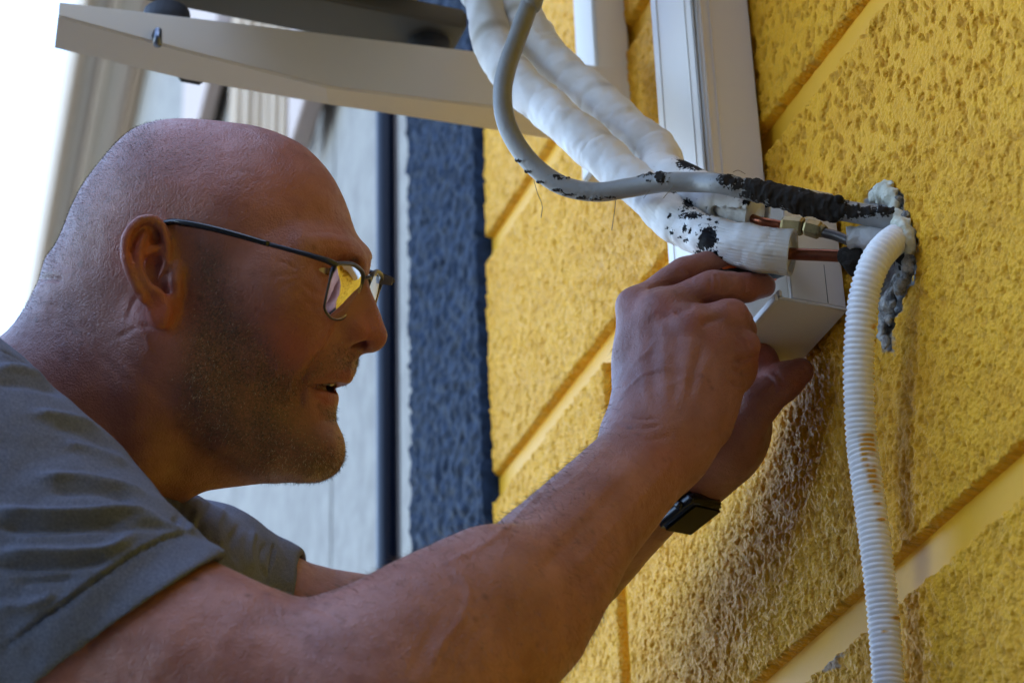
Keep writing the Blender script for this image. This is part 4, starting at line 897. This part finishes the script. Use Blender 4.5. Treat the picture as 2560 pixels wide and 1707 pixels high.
# ------------------------------------------------------------------ materials of the man
def skin_material():
    m = Mat('skin', rough=.45); co = m.coord()
    n1 = m.noise(28, 4, .6, co); n2 = m.noise(160, 3, .6, co); n3 = m.noise(9, 3, .5, co)
    c = m.mix(m.ramp(n1, [(.35, (0, 0, 0)), (.65, (1, 1, 1))]), (.255, .094, .074), (.375, .160, .125))
    c = m.mix(m.math('MULTIPLY', m.ramp(n3, [(.45, (0, 0, 0)), (.7, (1, 1, 1))]), .35), c, (.34, .125, .085))
    c = m.mix(m.math('MULTIPLY', m.ramp(n2, [(.52, (0, 0, 0)), (.75, (1, 1, 1))]), .30), c, (.19, .075, .050))
    # freckles and moles
    v = m.n('TexVoronoi'); v.inputs['Scale'].default_value = 95; m.l(co, v.inputs['Vector'])
    sp = m.math('MULTIPLY', m.ramp(v.outputs['Distance'], [(.0, (1, 1, 1)), (.30, (0, 0, 0))]), m.ramp(m.noise(40, 2, .5, co), [(.48, (0, 0, 0)), (.62, (1, 1, 1))]))
    c = m.mix(m.math('MULTIPLY', sp, .85), c, (.13, .045, .028))
    c = m.mix(m.attr('red'), c, (.36, .088, .064))
    c = m.mix(m.math('MULTIPLY', m.attr('lip'), .75), c, (.30, .075, .062))
    hairn = m.ramp(m.noise(900, 2, .6, co), [(.36, (1, 1, 1)), (.62, (0, 0, 0))])
    hair = m.math('ADD', m.math('MULTIPLY', hairn, .75), .25)
    c = m.mix(m.math('MULTIPLY', m.attr('beard'), m.math('MULTIPLY', hair, .88)), c, (.046, .043, .046))
    c = m.mix(m.math('MULTIPLY', m.attr('scalp'), m.math('MULTIPLY', hair, .62)), c, (.10, .085, .085))
    m.color(c)
    m.b.inputs['Subsurface Weight'].default_value = .12; m.b.inputs['Subsurface Radius'].default_value = (.006, .0022, .0012); m.b.inputs['Subsurface Scale'].default_value = 1.0
    m.b.inputs['Specular IOR Level'].default_value = .52
    m.rough(m.ramp(n2, [(.3, (.34, .34, .34)), (.7, (.52, .52, .52))]))
    v2 = m.n('TexVoronoi'); v2.inputs['Scale'].default_value = 700; m.l(co, v2.inputs['Vector'])
    hgt = m.math('ADD', m.math('MULTIPLY', v2.outputs['Distance'], .6), m.math('ADD', m.noise(420, 3, .6, co), m.math('MULTIPLY', n2, 1.2)))
    v3 = m.n('TexVoronoi', feature='DISTANCE_TO_EDGE'); v3.inputs['Scale'].default_value = 620; m.l(m.coord((1, 1, 1)), v3.inputs['Vector'])
    ed = m.ramp(v3.outputs['Distance'], [(0, (0, 0, 0)), (.16, (1, 1, 1))])
    m.bump(m.math('ADD', hgt, m.math('MULTIPLY', ed, .26)), .5, .0009)
    return m.m
MAT_SKIN = skin_material()
def cloth_material():
    m = Mat('heather_grey_jersey', rough=.92); co = m.coord()
    n1 = m.noise(700, 2, .7, co); n2 = m.noise(90, 3, .6, co); n3 = m.noise(12, 3, .5, co)
    c = m.mix(m.ramp(n1, [(.3, (0, 0, 0)), (.7, (1, 1, 1))]), (.095, .108, .155), (.180, .200, .275))
    c = m.mix(m.math('MULTIPLY', n2, .35), c, (.095, .106, .150)); m.color(c)
    m.b.inputs['Specular IOR Level'].default_value = .12
    w = m.n('TexWave', wave_type='BANDS'); w.inputs['Scale'].default_value = 420; w.inputs['Distortion'].default_value = 2; m.l(co, w.inputs['Vector'])
    m.bump(m.math('ADD', n1, m.math('ADD', m.math('MULTIPLY', w.outputs['Fac'], .3), m.math('MULTIPLY', n3, 6))), .5, .0010); return m.m
MAT_CLOTH = cloth_material()

# ------------------------------------------------------------------ person: one skin, shirt, beard and eyes as children
def build_body(h=.0015):
    Vb, Fb = sdf_mesh(body_sdf, (-.42, -.40, 1.20), (.26, .20, 2.0), h)
    Vb = relax(Vb, Fb, 2, .5)
    N = vnormals(Vb, Fb); x, y = px_of(Vb); PX = np.c_[x, y]
    q = (Vb - HO) @ HM.T * 1000
    inhead = (q[:, 0] > -190) & (q[:, 1] > -185) & (np.abs(q[:, 2]) < 115) & (Vb[:, 1] > -.16) & (x < 1010)
    qm = q.copy(); qm[:, 2] = np.abs(qm[:, 2]); hx, hy = px_of(head_to_cam(qm)); PH = np.c_[hx, hy]
    nl = N @ HM.T; nl[:, 2] *= np.sign(q[:, 2]); nc = nl @ HM                     # normals seen as if on the near side
    face_h = np.clip(-(nc * (Vb / np.linalg.norm(Vb, axis=1)[:, None])).sum(1) * 4, 0, 1)
    face = np.clip(-(N * (Vb / np.linalg.norm(Vb, axis=1)[:, None])).sum(1) * 4, 0, 1)
    dz = np.zeros(len(Vb)); dz[inhead] = stroke_field(PH[inhead], HEAD_STROKES) [:] * face_h[inhead]
    rest = ~inhead; near = rest & (Vb[:, 2] < 1.74)
    dz[near] += stroke_field(PX[near], ARM_STROKES + HAND_STROKES) * face[near]
    dz += (fbm(Vb * 60, 2) - .5) * .0011
    Vb = Vb + N * dz[:, None]
    ax = (PH[:, 0] - 80) * 1.568; ay = (PH[:, 1] - 260) * 1.568
    be, sc, li, re = beard_shape(ax, ay); z = np.zeros(len(Vb))
    front = inhead & (q[:, 1] < 200)
    be, sc, li, re = [np.where(front, v, 0) for v in (be, sc, li, re)]
    # hands: red knuckles
    hx, hy = (x - 1400) * 1.96, (y - 560) * 1.96
    for X_, Y_, r_, a_ in [(350, 400, 90, .35), (500, 420, 70, .5), (650, 480, 70, .35), (760, 560, 70, .3), (740, 300, 60, .35), (940, 300, 90, .45), (860, 420, 60, .35), (920, 580, 60, .4), (470, 430, 16, .9), (1010, 650, 90, .8), (1150, 760, 110, .5), (640, 220, 70, .35), (500, 1130, 120, .25)]:
        re = np.maximum(re, np.where(rest, a_ * np.exp(-((hx - X_) ** 2 + (hy - Y_) ** 2) / r_ ** 2), 0))
    ah = np.where(rest & (Vb[:, 2] < 1.66), np.clip((x / S - 560) / 120, 0, 1) * np.clip((1440 - x / S) / 60, 0, 1), 0)
    return Vb, Fb, dict(beard=be, scalp=sc, lip=li, red=re, armhair=ah), N

person = empty('person', to_w(V(-180, 1500, 1.66)) * [1, 1, 0] + [0, 0, .0],
    'bald man with glasses and grey T-shirt reaching up to the open white trunking box', 'person')
_Vb, _Fb, _att, _Nb = build_body()
body = mesh_np('body', to_w(_Vb), _Fb, MAT_SKIN, person)
for k_, v_ in _att.items(): attr(body, k_, v_)

# beard and scalp stubble, real short hairs
def hairs(name, weight, count, lo, hi, width, cols, parent, seed, gravity=.55):
    rng = np.random.default_rng(seed); w = weight[_Fb].mean(1) ** 1.3
    vis = (_Nb[_Fb[:, 0]] * (_Vb[_Fb[:, 0]] / np.linalg.norm(_Vb[_Fb[:, 0]], axis=1)[:, None])).sum(1) < .25
    w = w * np.where(vis, 1, .12); w /= w.sum(); fi = rng.choice(len(_Fb), count, p=w)
    r = rng.random((count, 2)); a, b, c, d = [_Vb[_Fb[fi, k]] for k in range(4)]
    P = (a * (1 - r[:, :1]) + b * r[:, :1]) * (1 - r[:, 1:]) + (d * (1 - r[:, :1]) + c * r[:, :1]) * r[:, 1:]
    Nn = _Nb[_Fb[fi, 0]]
    down = -HU * .8 - HF * .25
    t = down - Nn * (Nn @ down)[:, None]; D = Nn * (1 - gravity) + t * gravity + rng.normal(0, .22, (count, 3)); D /= np.linalg.norm(D, axis=1)[:, None]
    ln = rng.uniform(lo, hi, count)[:, None]; side = np.cross(D, P / np.linalg.norm(P, axis=1)[:, None]); side /= np.linalg.norm(side, axis=1)[:, None] + 1e-9
    wd = width * rng.uniform(.7, 1.3, count)[:, None]
    Vv = np.stack([P - Nn * .0004 - side * wd, P - Nn * .0004 + side * wd, P + D * ln], 1).reshape(-1, 3)
    o = mesh_np(name, to_w(Vv), np.arange(count * 3).reshape(-1, 3), None, parent, smooth=False)
    g = rng.random(count)
    if name == 'beard':
        qx, qy = px_of(P); qx = (qx - 80) * 1.568; qy = (qy - 260) * 1.568; g = np.clip(g + .30 * np.exp(-((qx - 1080) / 130) ** 2 - ((qy - 1370) / 90) ** 2) + .22 * np.exp(-((qx - 690) / 110) ** 2 - ((qy - 1080) / 120) ** 2), 0, 1)
    attr(o, 'tone', np.repeat(g, 3)); o['kind'] = 'stuff'
    m = Mat(name + '_hair', rough=.5); m.color(m.ramp(m.attr('tone'), cols)); o.data.materials.append(m.m); return o
hairs('beard', _att['beard'], 7500, .0013, .0036, .00011, [(0, (.015, .011, .009)), (.50, (.05, .036, .029)), (.84, (.20, .16, .13)), (1, (.62, .58, .53))], body, 5)
hairs('scalp_stubble', _att['scalp'], 7000, .0007, .0018, .00009, [(0, (.03, .025, .022)), (1, (.12, .10, .09))], body, 6, .3)

hairs('arm_hair', _att['armhair'], 4200, .004, .010, .00009, [(0, (.05, .03, .02)), (1, (.22, .15, .10))], body, 8, .75)
def eye(n):
    c = EYEC.copy(); c[2] *= n; P = to_w(head_to_cam(c)); me = 16
    ph = np.linspace(0, np.pi, 17); th = np.linspace(0, 2 * np.pi, 24, endpoint=False)
    v = [np.array([math.cos(p), math.sin(p) * math.cos(t), math.sin(p) * math.sin(t)]) * 12.1 for p in ph for t in th]
    gaze = np.array([.985, -.10, 0]); v = np.array(v)
    f = [[i * 24 + j, (i + 1) * 24 + j, (i + 1) * 24 + (j + 1) % 24, i * 24 + (j + 1) % 24] for i in range(16) for j in range(24)]
    o = mesh_np('eye', to_w(head_to_cam(c + v)), f, None, body)
    r = np.linalg.norm(v[:, 1:] , axis=1); fr = v[:, 0] > 0
    attr(o, 'iris', np.where(fr, np.clip((6.2 - r) / .8, 0, 1), 0)); attr(o, 'pupil', np.where(fr, np.clip((2.4 - r) / .8, 0, 1), 0))
    m = Mat('eyeball', rough=.12); c_ = m.mix(m.attr('iris'), (.62, .56, .52), (.10, .06, .035)); m.color(m.mix(m.attr('pupil'), c_, (.004, .004, .004))); o.data.materials.append(m.m)
eye(1); eye(-1)
# upper teeth glimpsed between the lips
tm = Mat('tooth_enamel', (.66, .60, .50), .25)
for k_ in range(-3, 4):
    c_ = Mp(1196, 1084, 0, 0) + np.array([-4.5 - .034 * (k_ * 7) ** 2, 0, k_ * 7.0])
    b_ = MB(); hx_, hy_, hz_ = 2.2, 4.2, 3.2
    b_.hexa([to_w(head_to_cam(c_ + [dx, dy, dz])) for dy in (-hy_, hy_) for dx, dz in ((-hx_, -hz_), (hx_, -hz_), (hx_, hz_), (-hx_, hz_))]); b_.build('tooth', tm.m, body, bevel=.0008)

# eyelashes and eyebrow of the near side
def brow_hairs():
    rng = np.random.default_rng(11); vs = []
    pts = np.array([Mp(1297, 622, 8, 0), Mp(1297, 600, 20, 2.0), Mp(1297, 590, 32, 8.6), Mp(1297, 600, 43, 18)])
    C = spline(pts, 60)
    for sgn in (1, -1):
        for i in range(420):
            p = C[rng.integers(0, 60)] + rng.normal(0, [.8, 1.6, .8]); d = np.array([-.15, .25, 1.0]) + rng.normal(0, .25, 3); d /= np.linalg.norm(d); l = rng.uniform(3, 6)
            w = np.array([0, 1, -.2]) * .09
            for v in (p - w, p + w, p + d * l): vs.append([v[0], v[1], v[2] * sgn])
    o = mesh_np('eyebrow', to_w(head_to_cam(np.array(vs))), np.arange(len(vs)).reshape(-1, 3), Mat('eyebrow_hair', (.07, .045, .03), .5).m, body, False); o['kind'] = 'stuff'
brow_hairs()

# ------------------------------------------------------------------ the T-shirt
SH = [V(-330, 930, 1.56), V(-169, 1079, 1.50), V(31, 1299, 1.46), V(215, 1404, 1.43), V(310, 1470, 1.42), V(480, 1552, 1.40), V(620, 1600, 1.39)]
SHr = [.083, .089, .087, .0735, .068, .0655, .063]
_e = V(80, 1568, 1.345) - V(490, 1285, 1.40); CUFN = np.cross(_e, np.array([.25, .10, 1.0])); CUFN /= np.linalg.norm(CUFN); CUFN *= np.sign(CUFN[0]); CUFP = V(490, 1287, 1.40)
FCN = np.cross(V(690, 1275, 1.84) - V(660, 1375, 1.80), np.array([.05, 0, 1.0])); FCN /= np.linalg.norm(FCN); FCN *= np.sign(FCN[0]); FCP = V(690, 1275, 1.84)
def shirt_sdf(p):
    dn = (p - CUFP) @ CUFN; df = (p - FCP) @ FCN
    near = schain(p, SH, SHr, 20); near = smax(near, dn, .003)
    far = schain(p, [V(250, 1390, 1.80), V(430, 1345, 1.84), V(560, 1390, 1.85), V(690, 1440, 1.86), V(800, 1455, 1.87)], [.070, .060, .0575, .0545, .054], 12); far = smax(far, df, .003)
    t = ell(p, V(-220, 1860, 1.66), (.225, .305, .215))
    t = smin(t, cone(p, V(60, 1330, 1.50), V(250, 1400, 1.80), .085, .075), .05)
    t = smin(t, cone(p, V(-300, 1100, 1.62), V(-60, 1330, 1.66), .11, .11), .04)
    t = smin(t, cone(p, V(345, 1318, 1.62), V(470, 1318, 1.80), .046, .050), .03)
    d = smin(near, smin(t, far, .03), .035)
    d = smax(d, -(smin(schain(p, NA, NAr, 12), np.full(len(p), .5), .01) - .0010), .002) if True else d
    d = np.maximum(d, -(schain(p, FA, FAr, 10) - .001))
    return d
SHIRT_STROKES = [
    (KS([(-20, 345), (100, 350), (230, 385), (330, 450)]), 10.3, 3.74), (KS([(-20, 400), (120, 410), (260, 440)]), 11.5, -2.81),
    (KS([(120, 530), (250, 545), (380, 580), (470, 650)]), 10.3, 3.74), (KS([(200, 575), (330, 605), (450, 670)]), 10.3, -2.34), (KS([(250, 640), (380, 670), (500, 720)]), 9.2, 2.34),
    (KS([(150, 770), (320, 775), (450, 800), (570, 840)]), 10.3, 3.74), (KS([(200, 825), (380, 830), (520, 860)]), 11.5, -2.81),
    (KS([(-20, 900), (150, 912), (330, 915), (480, 905), (620, 925)]), 10.3, 5.15), (KS([(-20, 965), (150, 970), (330, 962), (500, 945)]), 13.8, -4.21),
    (KS([(-20, 1065), (150, 1062), (300, 1062), (430, 1050), (520, 1000)]), 11.5, 4.21), (KS([(-20, 1120), (150, 1118), (320, 1105), (430, 1085)]), 12.6, -3.74),
    (KS([(-20, 1280), (120, 1270), (220, 1230)]), 11.5, 2.81), (KS([(60, 1185), (200, 1175), (300, 1160)]), 9.2, -1.87), (KS([(520, 935), (620, 945), (720, 985)]), 8.0, 1.87), (KS([(400, 985), (540, 965), (650, 970)]), 9.2, -1.87),
    (KS([(750, 992), (660, 1008), (560, 1052), (430, 1135), (300, 1228), (150, 1335), (0, 1450)]), 3.2, -2.86),
    (KS([(740, 980), (650, 997), (550, 1040), (420, 1122), (290, 1215), (140, 1322), (-10, 1438)]), 5.8, 1.12),
    (KS([(0, 270), (70, 300), (140, 345), (200, 385), (236, 400)]), 3.0, -2.34), (KS([(0, 285), (70, 315), (140, 360), (200, 398)]), 4.5, 1.30),
    (KV([(520, 1160), (500, 1200), (505, 1260)]), 9.2, 3.74), (KV([(490, 1150), (470, 1190), (465, 1240)]), 8.0, -3.74), (KV([(455, 1135), (450, 1180), (430, 1230)]), 8.0, 3.28), (KV([(425, 1140), (415, 1180), (400, 1200)]), 6.9, -2.81),
    (KV([(555, 1200), (535, 1240), (540, 1290)]), 9.2, -3.74), (KV([(585, 1215), (570, 1260), (575, 1310)]), 9.2, 4.21), (KV([(610, 1245), (598, 1290), (610, 1330)]), 5.8, -2.81),
    (KV([(630, 1250), (620, 1300), (612, 1345)]), 3.2, -2.60),
]
def build_shirt(h=.0022):
    Vt, Ft = sdf_mesh(shirt_sdf, (-.52, -.60, 1.20), (-.05, .06, 2.05), h); Vt = relax(Vt, Ft, 3, .5)
    N = vnormals(Vt, Ft); x, y = px_of(Vt); face = np.clip(-(N * (Vt / np.linalg.norm(Vt, axis=1)[:, None])).sum(1) * 3 + .1, 0, 1)
    outer = np.ones(len(Vt))
    dz = stroke_field(np.c_[x, y], SHIRT_STROKES) * face * 1.0 + (fbm(Vt * [14, 26, 14], 3) - .5) * .006 + (fbm(Vt * 70, 2) - .5) * .0012
    return Vt + N * dz[:, None], Ft
_Vs, _Fs = build_shirt()
shirt = mesh_np('t_shirt', to_w(_Vs), _Fs, MAT_CLOTH, person)
# ------------------------------------------------------------------ glasses (head frame)
def HW(q): return to_w(head_to_cam(np.asarray(q)))
def LL(x, y, n): return Lp(*cL(x, y), n)
fr = Mat('gunmetal_frame', (.055, .06, .075), .32, Metallic=.85); fr2 = Mat('black_acetate', (.010, .011, .013), .18); pale = Mat('polished_rim_edge', (.55, .47, .36), .25, Metallic=.9)
def lens_material():
    m = bpy.data.materials.new('spectacle_lens'); m.use_nodes = True; t = m.node_tree; t.nodes.clear()
    o = t.nodes.new('ShaderNodeOutputMaterial'); mx = t.nodes.new('ShaderNodeMixShader'); tr = t.nodes.new('ShaderNodeBsdfTransparent'); gl = t.nodes.new('ShaderNodeBsdfGlossy'); f = t.nodes.new('ShaderNodeFresnel')
    tr.inputs[0].default_value = (.93, .92, .88, 1); gl.inputs['Roughness'].default_value = .02; f.inputs[0].default_value = 1.33
    t.links.new(f.outputs[0], mx.inputs[0]); t.links.new(tr.outputs[0], mx.inputs[1]); t.links.new(gl.outputs[0], mx.inputs[2]); t.links.new(mx.outputs[0], o.inputs[0]); return m
LENS = lens_material()
gl_ = empty('glasses', HW(Mp(1310, 700, 0, 0)), 'rectangular metal-framed glasses with dark temples on the man\'s nose', 'glasses')
near_o = [(845, 690, 50), (960, 700, 31), (1045, 765, 15), (1084, 850, 9), (1058, 980, 9), (960, 1150, 14), (875, 1275, 23), (805, 1306, 33), (722, 1280, 45), (652, 1190, 57), (668, 1080, 60), (745, 800, 61), (782, 706, 58)]
O1 = np.array([LL(x, y, n * .9) for x, y, n in near_o]); c1 = O1.mean(0)
# plane of the near lens, far lens is its mirror image
def plane_fit(P):
    c = P.mean(0); u, s_, vt = np.linalg.svd(P - c); n = vt[2]; n *= np.sign(n[0]); return c, n
pc_, pn_ = plane_fit(O1); O1 = O1 - np.outer((O1 - pc_) @ pn_, pn_)
O1 = spline(np.vstack([O1, O1[:1]]), 73)[:-1]
for sgn in (1, -1):
    Om = O1 * [1, 1, sgn]; cm = pc_ * [1, 1, sgn]; nm = pn_ * [1, 1, sgn]
    R1 = np.vstack([Om, Om[:2]])
    k_ = np.arange(len(R1)); yy = R1[:, 1]; topw = np.clip((yy - np.median(yy)) / 8, 0, 1)
    v, f = tube_geo(HW(R1), (.75 + .75 * topw) / 1000, 10, caps=False); rim = mesh_np('rim', v, f, fr.m, gl_)
    R2 = (R1 - cm) * .975 + cm + nm * .3; v, f = tube_geo(HW(R2), .00042, 8, caps=False); mesh_np('rim_edge', v, f, pale.m, rim)
    rings = [(Om - cm) * s_ + cm + nm * (1.2 * (1 - s_ * s_)) for s_ in (.985, .7, .4, .05)]
    vv = np.vstack(rings); n_ = len(Om); ff = [[a * n_ + j, a * n_ + (j + 1) % n_, (a + 1) * n_ + (j + 1) % n_, (a + 1) * n_ + j] for a in range(3) for j in range(n_)] + [list(range(3 * n_, 4 * n_))]
    mesh_np('lens', HW(vv), ff, LENS, gl_)
    hx = [LL(742, 690, 63), LL(790, 690, 61)]; tA = [(535, 464, 74), (600, 468, 77.5), (700, 487, 79), (820, 518, 78.5), (930, 550, 76), (1060, 585, 72), (1150, 612, 68), (1195, 632, 64)]
    TP = np.array([L(*p) for p in tA]) * [1, 1, sgn]
    back = np.vstack([L(420, 640, 66) * [1, 1, sgn], L(450, 500, 68) * [1, 1, sgn], TP[:5]])
    Cb = spline(back, 40); v, f = tube_geo(HW(Cb), np.interp(np.linspace(0, 1, 40), [0, .15, .5, 1], [.0012, .0018, .0021, .0017]), 14, squash=1.0); mesh_np('temple_tip', v, f, fr2.m, gl_)
    Cf = spline(TP[4:], 26); v, f = tube_geo(HW(Cf), np.linspace(.0014, .0021, 26), 6); mesh_np('temple_arm', v, f, fr.m, gl_)
    e0 = TP[-1]; e1 = O1[np.argmin(np.linalg.norm(O1 - LL(800, 700, 52), axis=1))] * [1, 1, sgn]
    b = MB(); d_ = e1 - e0
    up = np.array([0, 3.2, 0]); la = np.array([0, 0, 1.1 * sgn])
    b.hexa([HW(e0 - up - la), HW(e1 - up * 1.5 - la), HW(e1 - up * 1.5 + la), HW(e0 - up + la), HW(e0 + up * .7 - la), HW(e1 + up * .8 - la), HW(e1 + up * .8 + la), HW(e0 + up * .7 + la)]).build('hinge_block', fr.m, gl_, bevel=.0004)
    pdp = O1[np.argmin(np.linalg.norm(O1 - LL(1060, 970, 9), axis=1))] * [1, 1, sgn]
    v, f = tube_geo(HW(np.array([pdp + [-1, 0, 0], pdp + [-4.5, 0, -1.5 * sgn], pdp + [-6, -5, -1.5 * sgn]])), np.array([.0008, .0016, .0018]), 8); mesh_np('nose_pad', v, f, fr.m, gl_)
bi = O1[np.argmin(np.linalg.norm(O1 - LL(1084, 850, 9), axis=1))]
v, f = tube_geo(HW(spline([bi + [0, -1, 0], [bi[0] + 1.8, bi[1] + .8, 0], (bi + [0, -1, 0]) * [1, 1, -1]], 14)), .0012, 8); mesh_np('bridge', v, f, fr.m, gl_)

# ------------------------------------------------------------------ wrist watch on the far arm
wt = empty('wrist_watch', to_w(FFo[3]), 'black smartwatch with dark strap on the far wrist', 'watch')
wax = FFo[4] - FFo[2]; wax /= np.linalg.norm(wax); wc_ = V(1546, 1080, 1.768)
toc = V(1594, 1166, 1.748) - wc_; toc -= wax * (toc @ wax); toc /= np.linalg.norm(toc); sd_ = np.cross(wax, toc)
bk = Mat('black_watch_case', (.008, .008, .010), .25); sc_ = Mat('watch_glass', (.004, .005, .006), .22, Specular_IOR_Level=.25); st_ = Mat('black_silicone', (.018, .018, .02), .6)
ang = np.linspace(0, 2 * np.pi, 49)[:-1]; v = []; f = []
for k_, (rr, w_) in enumerate([(.0305, -.011), (.0325, -.0105), (.0325, .0105), (.0305, .011)]):
    v += [to_w(wc_ + (toc * math.cos(a) + sd_ * math.sin(a)) * rr + wax * w_) for a in ang]
for k_ in range(4): f += [[k_ * 48 + j, k_ * 48 + (j + 1) % 48, ((k_ + 1) % 4) * 48 + (j + 1) % 48, ((k_ + 1) % 4) * 48 + j] for j in range(48)]
mesh_np('strap', v, f, st_.m, wt)
def wb(x0, x1, y0, y1, z0, z1): return [to_w(wc_ + wax * a + sd_ * b + toc * c) for c in (z0, z1) for a, b in ((x0, y0), (x1, y0), (x1, y1), (x0, y1))]
case = MB().hexa(wb(-.0185, .0185, -.0165, .0165, .0290, .0415)).build('case', bk.m, wt, bevel=.0035, seg=3)
MB().hexa(wb(-.0155, .0155, -.0135, .0135, .0413, .0423)).build('screen', sc_.m, case, bevel=.0005)
tube('crown', [to_w(wc_ + wax * .006 + sd_ * .0160 + toc * .035), to_w(wc_ + wax * .006 + sd_ * .0190 + toc * .036)], .0028, bk.m, case, seg=14)

# ------------------------------------------------------------------ screwdriver between the fingers
sdv = empty('screwdriver', to_w(Bz(960, 245, 1.70)), 'small orange and black screwdriver between thumb and fingers', 'screwdriver')
org = Mat('orange_plastic', (.75, .13, .02), .35); blk = Mat('black_grip', (.012, .011, .012), .5); shm = Mat('chrome_shaft', (.6, .6, .62), .2, Metallic=1.0)
A_ = Bz(760, 262, 1.688); B_ = Bz(1090, 228, 1.722); ax_ = (B_ - A_) / np.linalg.norm(B_ - A_); s1 = np.cross(ax_, [0, 1, 0]); s1 /= np.linalg.norm(s1); s2 = np.cross(ax_, s1)
Cn = np.array([A_ + (B_ - A_) * t for t in np.linspace(0, 1, 14)])
tube('grip', to_w(Cn), np.array([.003, .0062, .0070, .0072, .0072, .0070, .0068, .0068, .0068, .0068, .0066, .0060, .0050, .0042]), blk.m, sdv, seg=18)
for a in (0, 2.1, 4.2):
    d_ = (s1 * math.cos(a) + s2 * math.sin(a)) * .0062; tube('orange_inlay', to_w(Cn[1:12] + d_), np.array([.0008, .0016, .0019, .002, .002, .002, .002, .002, .0019, .0016, .0008]), org.m, sdv, seg=8)
tube('shaft', to_w(np.array([B_, B_ + ax_ * .045])), .0018, shm.m, sdv, seg=12)
